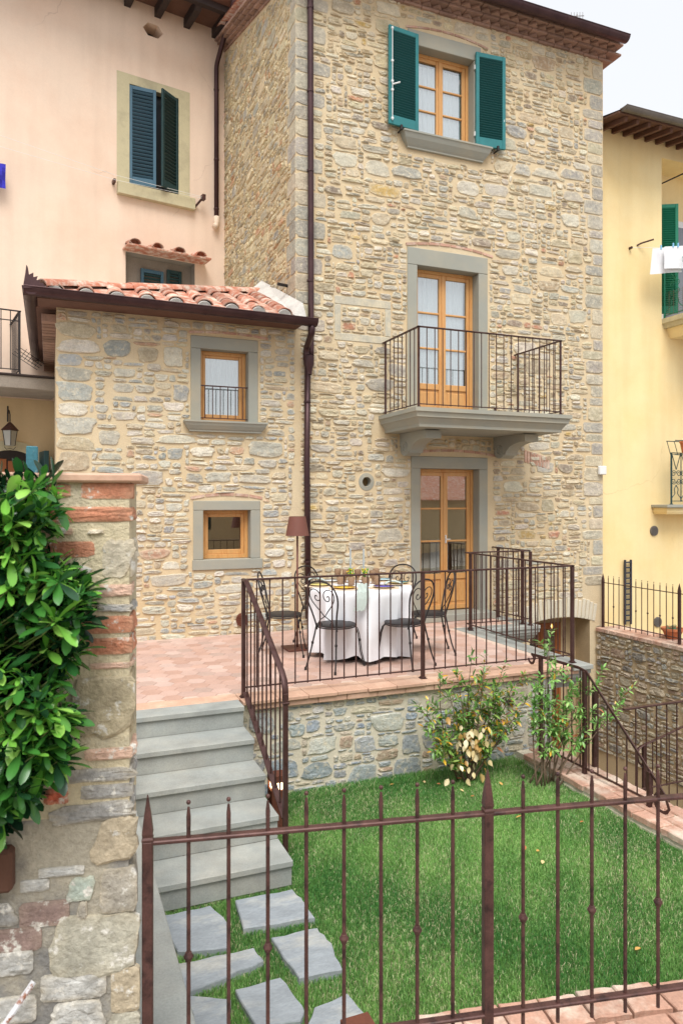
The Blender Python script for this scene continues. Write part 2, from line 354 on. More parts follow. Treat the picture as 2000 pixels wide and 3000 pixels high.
def place(name, me, parent, loc, rot=None, scale=None):
    o = link(name, me, parent); o.location = Vector(loc) - root_org(parent)
    if rot is not None: o.rotation_euler = rot
    if scale is not None: o.scale = scale
    return o
def single(name, mb, m, label, cat, loc, group=None, smooth=False):
    me = mb.mesh(name, m, smooth, Vector(loc)); o = link(name, me); o.location = loc
    return tag(o, label, cat, group)
def structure(name, mb, m): 
    o = mb.build(name, m); o['kind'] = 'structure'; return o
def sheet(mb, x0, x1, z0, z1, holes, fn):
    xs = sorted({x0, x1, *[min(max(h[i], x0), x1) for h in holes for i in (0, 1)]}); zs = sorted({z0, z1, *[min(max(h[i], z0), z1) for h in holes for i in (2, 3)]})
    for i in range(len(xs) - 1):
        for j in range(len(zs) - 1):
            a, b = (xs[i] + xs[i + 1]) / 2, (zs[j] + zs[j + 1]) / 2
            if any(h[0] < a < h[1] and h[2] < b < h[3] for h in holes): continue
            mb.quad(fn(xs[i], zs[j]), fn(xs[i + 1], zs[j]), fn(xs[i + 1], zs[j + 1]), fn(xs[i], zs[j + 1]))
    return mb

# ------------------------------------------------------------------ masonry
PAL_TOWER = [(C(182, 174, 155), 5), (C(192, 184, 167), 6), (C(168, 162, 148), 4), (C(196, 182, 153), 6), (C(184, 168, 140), 4), (C(168, 166, 157), 2), (C(206, 198, 178), 5), (C(168, 148, 122), 2), (C(188, 138, 110), 0.5), (C(190, 160, 104), 0.3), (C(150, 136, 120), 1)]
PAL_ANNEX = [(C(182, 176, 160), 5), (C(194, 188, 174), 6), (C(170, 166, 154), 4), (C(196, 184, 158), 4), (C(184, 168, 142), 2), (C(162, 164, 160), 3), (C(206, 200, 184), 5), (C(192, 156, 130), 1)]
PAL_TERR = [(C(170, 173, 170), 5), (C(184, 182, 172), 4), (C(156, 162, 163), 5), (C(186, 176, 156), 3), (C(146, 156, 164), 3), (C(170, 150, 128), 1.5)]
PAL_WELL = [(C(156, 148, 132), 5), (C(168, 156, 136), 5), (C(144, 142, 136), 4), (C(156, 134, 116), 3), (C(126, 122, 118), 2), (C(178, 164, 142), 3)]
def pick(rng, pal):
    wts = np.array([p[1] for p in pal], float); c = np.array(pal[rng.choice(len(pal), p=wts / wts.sum())][0])
    return c * rng.uniform(0.84, 1.12) * rng.uniform(0.97, 1.03, 3)
def pack(rng, u0, u1, z0, z1, blocked, inside=None, cell=0.02, big=2.0, med=9.0, smin=2, bigs=(0.26, 0.50, 0.12, 0.24), meds=(0.15, 0.36, 0.06, 0.14), smalls=((5, 14), (3, 6)), preset=()):
    W, Hh = int((u1 - u0) / cell), int((z1 - z0) / cell)
    free = np.ones((Hh, W), bool)
    for (a, b, c, d) in blocked:
        free[max(0, int(math.floor((c - z0) / cell))):max(0, int(math.ceil((d - z0) / cell))), max(0, int(math.floor((a - u0) / cell))):max(0, int(math.ceil((b - u0) / cell)))] = False
    if inside is not None:
        jj, ii = np.mgrid[0:Hh, 0:W]; free &= inside(u0 + (ii + .5) * cell, z0 + (jj + .5) * cell)
    out = []
    area = (u1 - u0) * (z1 - z0)
    def tryput(wr, hr, n):
        for _ in range(n):
            wd = max(2, int(rng.uniform(*wr) / cell)); hd = max(2, int(rng.uniform(*hr) / cell))
            if wd >= W or hd >= Hh: continue
            i = rng.integers(0, W - wd); j = rng.integers(0, Hh - hd)
            if free[j:j + hd, i:i + wd].all():
                free[j:j + hd, i:i + wd] = False; out.append((u0 + i * cell, z0 + j * cell, wd * cell, hd * cell))
    tryput(bigs[:2], bigs[2:], int(area * big)); tryput(meds[:2], meds[2:], int(area * med))
    for j in range(Hh):
        i = 0
        while i < W:
            if not free[j, i]: i += 1; continue
            wd = int(rng.integers(*smalls[0])); hd = int(rng.integers(*smalls[1]))
            k = 0
            while k < wd and i + k < W and free[j, i + k]: k += 1
            wd = k
            hh = 1
            while hh < hd and j + hh < Hh and free[j + hh, i:i + wd].all(): hh += 1
            free[j:j + hh, i:i + wd] = False
            if wd >= smin and hh >= 2 or (wd >= 4 and hh >= 1 and rng.random() < 0.5): out.append((u0 + i * cell, z0 + j * cell, wd * cell, hh * cell))
            i += wd
    return out
def stone_mb(rng, u, z, wd, hd, c, cm, fn, joint=0.008, proud=(0.007, 0.021), mb=None, square=False, n=None, smear=0.75):
    """One rough stone: fn(u, z, d) gives world position with d outwards from the mortar face."""
    mb = mb or MB()
    a, b = wd / 2 - joint * rng.uniform(.6, 1.3), hd / 2 - joint * rng.uniform(.6, 1.3)
    a, b = max(a, 0.012), max(b, 0.007)
    cu, cz = u + wd / 2, z + hd / 2
    n = n or (16 if wd * hd > 0.012 else 11)
    e = rng.uniform(9, 16) if square else rng.uniform(3.2, 9.0)
    jit = 0.015 if square else 0.10
    sk = 0 if square else rng.uniform(-.22, .22); tp = 0 if square else rng.uniform(-.22, .22); ro = 0 if square else rng.uniform(-.06, .06)
    ph = rng.uniform(0, 1); pr = rng.uniform(*proud)
    out = []
    for i in range(n):
        t = 2 * math.pi * (i + ph + rng.uniform(-.25, .25)) / n
        ct, st = math.cos(t), math.sin(t)
        # rectangle-ish polar sampling: equal spacing along the outline of the ellipse of the stone
        q = (abs(ct) ** e + abs(st) ** e) ** (-1.0 / e)
        x, y = a * ct * q, b * st * q
        k = 1 + rng.uniform(-jit, jit * .6); x *= k; y *= k
        x = x * (1 + tp * y / b) + sk * y
        out.append((x * math.cos(ro) - y * math.sin(ro), x * math.sin(ro) + y * math.cos(ro)))
    tilt = (rng.uniform(-.25, .25) * pr / a, rng.uniform(-.35, .3) * pr / b)
    m_in = min(a, b); ins = 1 - min(0.30, 0.007 / m_in)
    P = []; cols = []
    sm = smear * rng.uniform(.4, 1.2)
    c = np.array(c); cm = np.array(cm)
    for x, y in out: P.append(fn(cu + x, cz + y, -0.012)); cols.append(tuple(c * (1 - sm) + cm * sm))
    for x, y in out:
        s_ = 1.0 - rng.uniform(0, .03); P.append(fn(cu + x * s_, cz + y * s_, pr * rng.uniform(.35, .8))); k = sm * rng.uniform(.4, 1.2); cols.append(tuple(c * (1 - k) + cm * k))
    for x, y in out:
        s_ = ins * rng.uniform(.93, 1.0); d = pr * (1 + rng.uniform(-.2, .2)) + x * tilt[0] + y * tilt[1]
        P.append(fn(cu + x * s_, cz + y * s_, max(d, .003))); k = sm * rng.uniform(.1, .6); cols.append(tuple((c * (1 - k) + cm * k) * rng.uniform(.93, 1.06)))
    for x, y in out[::2]:
        s_ = .45 * rng.uniform(.8, 1.2); d = pr * (1.05 + rng.uniform(-.3, .35)) + x * tilt[0] * .5 + y * tilt[1] * .5
        P.append(fn(cu + x * s_, cz + y * s_, max(d, .003))); cols.append(tuple(c * rng.uniform(.92, 1.08)))
    h = len(out[::2]); k0 = mb.addv(P, cols)
    for i in range(n):
        j = (i + 1) % n
        mb.f.append((k0 + i, k0 + j, k0 + n + j, k0 + n + i)); mb.f.append((k0 + n + i, k0 + n + j, k0 + 2 * n + j, k0 + 2 * n + i))
    for i in range(0, n, 1):
        j = (i + 1) % n; A = k0 + 2 * n + i; B = k0 + 2 * n + j; I = k0 + 3 * n + (i // 2) % h; J = k0 + 3 * n + (j // 2) % h
        if I == J: mb.f.append((A, B, I))
        else: mb.f.append((A, B, J, I))
    mb.f.append(tuple(k0 + 3 * n + i for i in range(h)))
    return mb
def lay_stones(rng, rects, fn, parent, m, pal, cm, limit, rest_name='small_stone_infill', colour=None, org_all=None, **kw):
    """The largest stones become objects named stone, the rest one stuff mesh."""
    order = sorted(range(len(rects)), key=lambda i: -rects[i][2] * rects[i][3])
    rest = MB(); ro = root_org(parent)
    for n_, i in enumerate(order):
        u, z, wd, hd = rects[i]; c = colour(u, z, rng) if colour else pick(rng, pal)
        if n_ < limit:
            mb = stone_mb(rng, u, z, wd, hd, c, cm, fn, **kw)
            k = len(mb.v); cen = (sum(p[0] for p in mb.v) / k, sum(p[1] for p in mb.v) / k, sum(p[2] for p in mb.v) / k)
            me = mb.mesh('stone', m, False, cen, recalc=False); o = link('stone', me, parent); o.location = Vector(cen) - ro
        else: stone_mb(rng, u, z, wd, hd, c, cm, fn, mb=rest, **kw)
    if rest.v:
        o = rest.build(rest_name, m, parent, recalc=False); o['kind'] = 'stuff'
def arch_bricks(parent, x0, x1, z, rise, n, y, m, hgt=0.045, rng=None):
    """A thin segmental arch of bricks laid along a curve in a facade at y."""
    half = (x1 - x0) / 2; cx = (x0 + x1) / 2; rad = (half * half + rise * rise) / (2 * rise); cz = z + rise - rad; a0 = math.asin(half / rad)
    for i in range(n):
        a, b = -a0 + 2 * a0 * (i + .04) / n, -a0 + 2 * a0 * (i + .96) / n
        p = [(cx + rad * math.sin(a), cz + rad * math.cos(a)), (cx + rad * math.sin(b), cz + rad * math.cos(b)),
             (cx + (rad + hgt) * math.sin(b), cz + (rad + hgt) * math.cos(b)), (cx + (rad + hgt) * math.sin(a), cz + (rad + hgt) * math.cos(a))]
        MB().prism(p, lambda u, v, d: (u, d, v), y + .01, y - .008 - rng.uniform(0, .006)).build('arch_brick', m, parent)

# ================================================================== THE STONE TOWER HOUSE
rng = np.random.default_rng(11)
G = -0.85                     # lawn level; the terrace is z = 0
YF = 9.0                      # plane of the stone facades
TX0, TX1, TZ0, TZ1 = 3.0, 8.12, -2.6, 8.72
CM = np.array(C(208, 193, 164))
tower = empty('stone_house', (TX0, YF, 0), 'tall rubble stone house with teal shutters and a small balcony', 'house')
front = lambda u, z, d: (u, YF - d, z)
UW = (4.77, 5.73, 6.85, 8.13)        # upper window opening
BD = (4.80, 5.81, 2.88, 5.03)        # balcony door
GD = (4.85, 5.82, 0.10, 2.16)        # garden door
BA = (6.72, 7.86, -2.5, -0.22)       # basement opening under its arch
VENT = (4.02, 1.96)
holes = [UW, BD, GD, (6.72, 7.86, -2.5, -0.11), (VENT[0] - .062, VENT[0] + .062, VENT[1] - .062, VENT[1] + .062)]
wmb = MB(); sheet(wmb, TX0, TX1, TZ0, TZ1 + .05, holes, lambda a, b: (a, YF, b))
# gable side wall
RK = 0.32
side_top = lambda y: 8.68 + RK * (y - 8.95)
ys = [YF + (13.6 - YF) * i / 10 for i in range(11)]
for a, b in zip(ys[:-1], ys[1:]): wmb.quad((TX0, b, 3.0), (TX0, a, 3.0), (TX0, a, side_top(a)), (TX0, b, side_top(b)))
# right return and reveals
wmb.quad((TX1, YF, TZ0), (TX1, YF + 4, TZ0), (TX1, YF + 4, TZ1), (TX1, YF, TZ1))
twall = wmb.build('wall', M['mortar'], tower, recalc=False)
# blocked rectangles for the front
bw = (3.55, 4.39, 3.87, 4.47)
SUR = [(4.63, 5.87, 6.60, 8.36), (4.645, 5.995, 2.88, 5.275), (4.705, 6.055, -.1, 2.335)]
blk = SUR + [(4.5, 6.02, 6.6, 6.88), (4.18, 6.62, 2.6, 2.9), (4.5, 4.76, 2.3, 2.65), (6.05, 6.30, 2.3, 2.65), (bw[0], bw[1], bw[2], bw[3]),
       (VENT[0] - .12, VENT[0] + .12, VENT[1] - .13, VENT[1] + .13), (TX0, TX0 + .04, TZ0, TZ1), (6.55, 7.97, -2.6, .17), (4.55, 6.15, 2.36, 2.42), (4.6, 6.1, 5.28, 5.36), (4.55, 5.95, 8.37, 8.45), (3.0, 7.9, -2.6, -.02)]
# quoins of the left corner (front and side faces share the block), and of the right corner
qrects = []; z = 3.95; i = 0
while z < 8.55:
    h = rng.uniform(.17, .26); lf = rng.uniform(.34, .50) if i % 2 == 0 else rng.uniform(.22, .30); ls = rng.uniform(.2, .28) if i % 2 == 0 else rng.uniform(.34, .46)
    h = min(h, 8.66 - z); qrects.append((z, h, lf, ls)); z += h; i += 1
PALQ = [(C(176, 169, 152), 4), (C(165, 160, 148), 4), (C(186, 175, 150), 4)]
side = lambda u, z, d: (TX0 - d, u, z)
for z, h, lf, ls in qrects:
    c = pick(rng, PALQ)
    mb = stone_mb(rng, TX0 - .004, z, lf, h, c, CM, front, joint=.006, proud=(.006, .010), square=True, n=20, smear=.3)
    k = mb; stone_mb(rng, YF - .012, z, ls, h, c * .98, CM, lambda u, zz, d: (TX0 - d, u, zz), joint=.006, proud=(.006, .010), square=True, n=20, smear=.3, mb=k)
    k.build('quoin', M['stone'], twall, recalc=False)
    blk.append((TX0, TX0 + lf, z, z + h))
z = -.25; qr = []
while z < 8.55:
    h = min(rng.uniform(.13, .25), 8.66 - z); lf = rng.uniform(.2, .42)
    if not (-.35 < z < .25): qr.append((TX1 - lf, z, lf, h))
    blk.append((TX1 - lf, TX1, z, z + h)); z += h
rects = pack(rng, TX0, TX1, TZ0, TZ1, blk, big=5.0, med=45.0)
rects = [r for r in rects if r[2] > .05 and not (r[3] < .045 and rng.random() < .45)]
def tower_col(u, z, rng):
    c = pick(rng, PAL_TOWER)
    if z > 7.4: c = c * np.array([1.02, .98, .90])
    return c
srects = pack(rng, YF + .05, 13.4, 4.0, 10.2, [(YF, YF + .0 + ls, z, z + h) for z, h, lf, ls in qrects], inside=lambda u, z: z < 8.60 + RK * (u - 8.95), big=4.0, med=50.0)
lay_stones(rng, qr, front, twall, M['stone'], PALQ, CM, 60, joint=.009, proud=(.006, .014), square=True, n=18)
lay_stones(rng, rects, front, twall, M['stone'], PAL_TOWER, CM, 240, 'small_stone_infill', tower_col)
PAL_SIDE = [(C(188, 172, 140), 5), (C(200, 184, 150), 5), (C(170, 160, 140), 4), (C(160, 156, 146), 3), (C(192, 148, 116), 1.2), (C(208, 194, 160), 4)]
lay_stones(rng, srects, lambda u, z, d: (TX0 - d, u, z), twall, M['stone'], PAL_SIDE, np.array(C(212, 192, 152)), 60, 'side_stone_infill', joint=.009, proud=(.008, .020))
# bricked-up little window: four flat grey blocks flush with the wall
for a in ((bw[0], bw[1], bw[3] - .11, bw[3]), (bw[0], bw[1], bw[2], bw[2] + .10), (bw[0], bw[0] + .09, bw[2] + .105, bw[3] - .115), (bw[1] - .09, bw[1], bw[2] + .105, bw[3] - .115)):
    MB().box(a[0], a[1], YF - .008, YF + .02, a[2], a[3], .006).build('window_outline_block', M['pale_block'], twall)
lay_stones(rng, pack(rng, bw[0] + .1, bw[1] - .1, bw[2] + .11, bw[3] - .12, [], big=2, med=60), front, twall, M['stone'], PAL_TOWER, CM, 0, 'blocked_window_infill')
# thin brick relieving arches
arch_bricks(twall, 4.62, 5.98, 8.34, .075, 7, YF, M['brick'], .028, rng)
arch_bricks(twall, 4.62, 6.06, 5.285, .07, 8, YF, M['brick'], .035, rng)
arch_bricks(twall, 4.62, 6.12, 2.345, .06, 8, YF, M['brick'], .035, rng)
# small red brick patch beside the bracket
for i in range(9):
    x = 6.62 + i * .052; MB().box(x, x + .042, YF - .010 - rng.uniform(0, .005), YF + .02, 2.28 - i * .012, 2.46 - i * .012, .004).build('brick', M['brick'], twall)

# ---- wooden windows and doors
def joinery(parent, name, op, y, ncas, rows, panel=0.0, m=None, frame=.045, stile=.055, bar=.028, curtain=None, split=None, dep=.06):
    m = m or M['wood']; x0, x1, z0, z1 = op
    fr = MB()
    fr.box(x0, x0 + frame, y, y + dep, z0, z1, .004).box(x1 - frame, x1, y, y + dep, z0, z1, .004).box(x0 + frame, x1 - frame, y + .002, y + dep, z1 - frame, z1, .004)
    if not panel: fr.box(x0 + frame, x1 - frame, y + .002, y + dep, z0, z0 + frame * 1.2, .004)
    f = fr.build(name, m, parent)
    a0, a1, b0, b1 = x0 + frame, x1 - frame, z0 + (0.012 if panel else frame * 1.2), z1 - frame
    wd = (a1 - a0) / ncas
    for i in range(ncas):
        l, r = a0 + i * wd + .002, a0 + (i + 1) * wd - .002; yc = y + .012
        mb = MB(); mb.box(l, l + stile, yc, yc + .045, b0, b1, .005).box(r - stile, r, yc, yc + .045, b0, b1, .005)
        mb.box(l + stile, r - stile, yc + .002, yc + .045, b1 - stile, b1, .005)
        gz0 = b0 + stile * 1.3
        mb.box(l + stile, r - stile, yc + .002, yc + .045, b0, gz0, .005)
        if panel:
            mb.box(l + stile, r - stile, yc + .002, yc + .045, b0 + panel, b0 + panel + .085, .006)
            mb.box(l + stile, r - stile, yc + .022, yc + .04, gz0, b0 + panel)
            mb.box(l + stile + .035, r - stile - .035, yc + .012, yc + .03, gz0 + .035, b0 + panel - .035, .010)
            gz0 = b0 + panel + .085
        ph = (b1 - stile - gz0) / rows
        for k in range(1, rows): mb.box(l + stile, r - stile, yc + .006, yc + .040, gz0 + k * ph - bar / 2, gz0 + k * ph + bar / 2, .006)
        if ncas == 2 and i == 0: mb.box(r - .018, r + .022, yc - .014, yc, b0 + .002, b1 - .002, .006)
        mb.build('casement', m, f)
        for k in range(rows):
            MB().box(l + stile - .004, r - stile + .004, yc + .022, yc + .026, gz0 + k * ph + (bar / 2 if k else -.003), gz0 + (k + 1) * ph - (bar / 2 if k < rows - 1 else -.003)).build('pane', M['glass'], f)
        if curtain:
            mbc = MB(); n = 40; cl, cr = l + stile - .02 + curtain[0] * (0 if i == 0 else 0), r - stile + .02 - (curtain[1] if i == ncas - 1 else 0)
            top = b1 - stile - curtain[2]
            for k in range(n):
                ua, ub = cl + (cr - cl) * k / n, cl + (cr - cl) * (k + 1) / n
                w_ = lambda u: yc + .036 + .005 * math.sin(u * 75) + .006 * math.sin(u * 163 + 1)
                mbc.quad((ua, w_(ua), gz0 - .02), (ub, w_(ub), gz0 - .02), (ub, w_(ub), top), (ua, w_(ua), top))
            mbc.build('curtain', M['curtain'], f, smooth=True, recalc=False)
    return f
def room(parent, op, y, depth, name='interior', floor=None):
    x0, x1, z0, z1 = op; mb = MB(); a, b, c, d = x0 - .5, x1 + .5, z0 - .05, z1 + .25; e = y + depth
    mb.quad((a, e, c), (b, e, c), (b, e, d), (a, e, d)); mb.quad((a, y, c), (a, e, c), (a, e, d), (a, y, d)); mb.quad((b, y, c), (b, e, c), (b, e, d), (b, y, d))
    mb.quad((a, y, d), (b, y, d), (b, e, d), (a, e, d)); mb.quad((a, y, c), (b, y, c), (b, e, c), (a, e, c))
    for q in ((a, x0, c, d), (x1, b, c, d), (x0, x1, c, z0), (x0, x1, z1, d)): mb.quad((q[0], y, q[2]), (q[1], y, q[2]), (q[1], y, q[3]), (q[0], y, q[3]))
    return mb.build(name, M['interior'], parent)
uwin = joinery(tower, 'window', UW, YF + .14, 2, 3, curtain=(0, .04, .05))
bwin = joinery(tower, 'balcony_door', BD, YF + .15, 2, 3, panel=.42, curtain=(0, .06, .0))
gwin = joinery(tower, 'garden_door', GD, YF + .15, 2, 3, panel=.44)
for f, op in ((uwin, UW), (bwin, BD), (gwin, GD)): room(f, op, YF + .302, 1.6)
# half-drawn curtain and a lamp-like vase inside the garden door
mbc = MB()
for k in range(30):
    ua, ub = 5.42 + .32 * k / 30, 5.42 + .32 * (k + 1) / 30; w_ = lambda u: YF + .75 + .02 * math.sin(u * 60)
    mbc.quad((ua, w_(ua), .6), (ub, w_(ub), .6), (ub, w_(ub), 1.1), (ua, w_(ua), 1.1))
mbc.build('cafe_curtain', M['curtain'], gwin, smooth=True, recalc=False)
# stone surrounds (lintel, two jambs) and sills
def surround(f, op, jw, lh, y0=YF - .016, y1=YF + .16, bottom=None, sill=None):
    x0, x1, z0, z1 = op; zb = z0 if bottom is None else bottom
    MB().box(x0 - jw, x1 + jw, y0, y1, z1, z1 + lh, .006).build('lintel', M['serena'], f)
    MB().box(x0 - jw, x0, y0 + .001, y1, zb, z1 - .002, .006).build('jamb', M['serena'], f)
    MB().box(x1, x1 + jw, y0 + .001, y1, zb, z1 - .002, .006).build('jamb', M['serena'], f)
surround(uwin, UW, .12, .21)
surround(bwin, BD, .155, .24)
surround(gwin, GD, .145, .17, bottom=.0)
SILLP = lambda zt, h, o: [(0, zt), (0, zt - .022), (.012, zt - .03), (o * .35, zt - h * .45), (o * .8, zt - h * .78), (o, zt - h + .02), (o, zt - h)]
MB().mould(4.53, 5.97, 8.86, YF + .15, SILLP(6.85, .20, .10)).build('sill', M['serena'], uwin)
MB().box(GD[0] - .15, GD[1] + .15, 8.78, YF + .15, 0, .10, .008).build('door_step', M['serena'], gwin)
# door handle
MB().box(5.335, 5.35, YF + .12, YF + .15, 1.08, 1.2, .004).tube([(5.342, YF + .13, 1.14), (5.342, YF + .105, 1.14), (5.40, YF + .10, 1.14)], .007).build('handle', M['whitemetal'], gwin)
# vent hole with a stone ring
ring = MB(); n = 20
for k in range(n):
    a, b = 2 * math.pi * k / n, 2 * math.pi * (k + 1) / n
    pr = lambda t, r, y: (VENT[0] + r * math.cos(t), y, VENT[1] + r * math.sin(t) * 1.05)
    ring.quad(pr(a, .115, YF - .006), pr(b, .115, YF - .006), pr(b, .065, YF - .012), pr(a, .065, YF - .012))
    ring.quad(pr(a, .065, YF - .012), pr(b, .065, YF - .012), pr(b, .062, YF + .12), pr(a, .062, YF + .12))
    ring.quad(pr(a, .115, YF - .006), pr(b, .115, YF - .006), pr(b, .12, YF + .01), pr(a, .12, YF + .01))
vr = ring.build('vent_ring', M['serena'], tower, smooth=False)
dark = solid('vent_dark', C(120, 96, 60), .8)
cup = MB().prism([(VENT[0] + .0615 * math.cos(2 * math.pi * k / 20), VENT[1] + .064 * math.sin(2 * math.pi * k / 20)) for k in range(20)], lambda a, b, d: (a, d, b), YF + .10, YF + .13).build('vent_grille', dark, vr)
# ---- teal louvred shutters of the upper window
def shutter(parent, x0, x1, z0, z1, y, m, mslat, nsl, ang=0.0, hinge='l', T=None, d=.038, slat_tilt=1, name='shutter'):
    T = T or Matrix.Identity(4); st, rt, rb = .052, .065, .13
    mb = MB(); mb.box(x0, x0 + st, y, y + d, z0, z1, .004, T).box(x1 - st, x1, y, y + d, z0, z1, .004, T)
    mb.box(x0 + st, x1 - st, y + .002, y + d - .002, z1 - rt, z1, .004, T).box(x0 + st, x1 - st, y + .002, y + d - .002, z0, z0 + rb, .004, T)
    s = mb.build(name, m, parent)
    a, b = z0 + rb, z1 - rt; p = (b - a) / nsl; L_ = x1 - x0 - 2 * st
    me = MB().box(-L_ / 2, L_ / 2, -.021, .021, -.004, .004).mesh('slat', mslat)
    for k in range(nsl):
        c = T @ Vector(((x0 + x1) / 2, y + d / 2, a + (k + .5) * p))
        o = place('slat', me, s, c, (R(42) * slat_tilt, 0, 0)); o.rotation_euler = (T.to_3x3() @ Matrix.Rotation(R(42) * slat_tilt, 3, 'X')).to_euler()
    return s
def hingeT(px, py, ang): return Matrix.Translation((px, py, 0)) @ Matrix.Rotation(ang, 4, 'Z') @ Matrix.Translation((-px, -py, 0))
shL = shutter(tower, 4.31, 4.79, 6.89, 8.25, 8.93, M['teal'], M['teal_dark'], 33, T=hingeT(4.79, 8.95, R(5)), slat_tilt=-1)
shR = shutter(tower, 5.735, 6.215, 6.87, 8.23, 8.93, M['teal'], M['teal_dark'], 33, T=hingeT(5.735, 8.95, R(-5)), slat_tilt=-1)
lk = MB().tube([(4.355, 8.875, 6.93), (4.355, 8.875, 8.22)], .006, 6)
for z in (6.96, 7.35, 7.47, 7.75, 8.2): lk.box(4.34, 4.37, 8.868, 8.90, z - .012, z + .012)
lk.tube([(4.355, 8.87, 7.42), (4.46, 8.85, 7.46)], .010, 6).build('bolt_rod', M['whitemetal'], shL)
MB().box(6.185, 6.20, 8.90, 8.93, 7.25, 7.42, .004).box(6.18, 6.205, 8.89, 8.92, 7.27, 7.31, .004).build('latch_plate', M['whitemetal'], shR)
for s_, x, zs in ((shL, 4.79, (7.1, 8.0)), (shR, 5.735, (7.05, 8.02))):
    for z in zs: MB().box(x - .012, x + .012, 8.955, 8.985, z - .03, z + .03).build('hinge', M['whitemetal'], s_)
for s_, x in ((shL, 4.50), (shR, 6.08)):
    MB().tube([(x, YF + .01, 6.84), (x, 8.90, 6.84), (x, 8.885, 6.88)], .012, 6).box(x - .016, x + .016, 8.875, 8.91, 6.83, 6.9, .004).build('shutter_catch', M['blackiron'], s_)
# ---- balcony
BX0, BX1, BYF, BZ = 4.20, 6.60, 7.90, 2.87
slab = MB().mould(BX0, BX1, BYF, YF, [(.0, BZ), (0, BZ - .05), (.02, BZ - .06), (.03, BZ - .10), (.03, BZ - .115), (.055, BZ - .13), (.085, BZ - .175), (.10, BZ - .20), (.10, BZ - .235)]).build('balcony_slab', M['serena'], tower)
def bracket_profile():
    p = [(0, 0), (.74, 0), (.74, -.09)]
    for k in range(9):
        t = k / 8; a = R(90) * t; p.append((.74 - .42 * math.sin(a) - .02, -.09 - .17 * (1 - math.cos(a)) - .02))
    for k in range(13):
        a = R(60) - R(230) * k / 12; p.append((.15 + .135 * math.cos(a), -.19 + .115 * math.sin(a)) if False else (.15 + .13 * math.cos(R(-20) - R(190) * k / 12), -.215 + .10 * math.sin(R(-20) - R(190) * k / 12)))
    p.append((0, -.18)); return p
def spiral(c, r0, turns, y, n=28):
    return [(y, c[0], c[1])] and [(r0 * (1 - .85 * k / n) * math.cos(R(-60) + turns * 2 * math.pi * k / n), r0 * (1 - .85 * k / n) * math.sin(R(-60) + turns * 2 * math.pi * k / n)) for k in range(n + 1)]
for bx in (4.53, 6.07):
    b = MB().prism(bracket_profile(), lambda a, z, d: (d, YF - a, BZ - .237 + z), bx, bx + .20)
    b.prism([(.64, -.015), (.78, -.015), (.78, -.115), (.66, -.115)], lambda a, z, d: (d, YF - a, BZ - .237 + z), bx - .012, bx + .212)
    bo = b.build('bracket', M['serena'], tower)
    for sx in (bx - .002, bx + .202):
        MB().tube([(sx, YF - .15 - a, BZ - .237 - .20 + z) for a, z in spiral((0, 0), .085, 2.0, 0)], .009, 6).build('volute', M['serena'], bo)
def railing(parent, name, path, ztop, zbot, spacing, m, posts=(), pr=.016, br=.0065, post_from=None, rail=(.018, .008), bot=(.008, .006), post_top=0.0):
    """Level railing along a polyline of (x, y): top bar, bottom bar, upright bars (each an object), square posts."""
    top = MB()
    for (x0, y0), (x1, y1) in zip(path[:-1], path[1:]):
        L_ = math.hypot(x1 - x0, y1 - y0); a = math.atan2(y1 - y0, x1 - x0); T = Matrix.Translation((x0, y0, 0)) @ Matrix.Rotation(a, 4, 'Z')
        top.box(-rail[0], L_ + rail[0], -rail[0], rail[0], ztop - 2 * rail[1], ztop, .003, T)
    r = top.build(name, m, parent)
    bb = MB()
    for (x0, y0), (x1, y1) in zip(path[:-1], path[1:]):
        L_ = math.hypot(x1 - x0, y1 - y0); a = math.atan2(y1 - y0, x1 - x0); T = Matrix.Translation((x0, y0, 0)) @ Matrix.Rotation(a, 4, 'Z')
        bb.box(0, L_, -bot[0], bot[0], zbot - bot[1], zbot + bot[1], .002, T)
    bb.build('bottom_rail', m, r)
    me = MB().tube([(0, 0, zbot - .012), (0, 0, ztop - 2 * rail[1])], br, 8).mesh('bar', m, True)
    smooth_me(me)
    pts = [Vector((p[0], p[1], 0)) for p in posts]
    for (x0, y0), (x1, y1) in zip(path[:-1], path[1:]):
        L_ = math.hypot(x1 - x0, y1 - y0); n = max(1, round(L_ / spacing))
        for k in range(1, n):
            q = Vector((x0 + (x1 - x0) * k / n, y0 + (y1 - y0) * k / n, 0))
            if all((q - p).length > .045 for p in pts): place('bar', me, r, (q.x, q.y, 0), (0, 0, math.atan2(y1 - y0, x1 - x0)))
    pm = MB().box(-pr, pr, -pr, pr, (post_from if post_from is not None else zbot - .08), ztop - rail[1] * 2 + post_top, .003)
    pf = post_from if post_from is not None else zbot - .08
    pm.box(-pr * 1.9, pr * 1.9, -pr * 1.9, pr * 1.9, pf, pf + .008, .002).box(-pr * 1.4, pr * 1.4, -pr * 1.4, pr * 1.4, pf + .008, pf + .02, .004)
    pm = pm.mesh('post', m)
    for p in pts: place('post', pm, r, (p.x, p.y, 0))
    return r
def smooth_me(me, deg=40):
    try: me.set_sharp_from_angle(angle=R(deg))
    except Exception: pass
brail = railing(tower, 'balcony_railing', [(4.27, YF), (4.27, 7.96), (6.45, 7.96), (6.45, YF)], 3.89, 2.915, .114, M['iron'], posts=[(4.27, 7.96), (6.45, 7.96), (4.27, 8.92), (6.45, 8.92), (5.40, 7.96)][:4], pr=.012, post_from=BZ)
place('foot', MB().box(-.012, .012, -.012, .012, BZ, 2.92).mesh('foot', M['iron']), brail, (5.40, 7.96, 0))
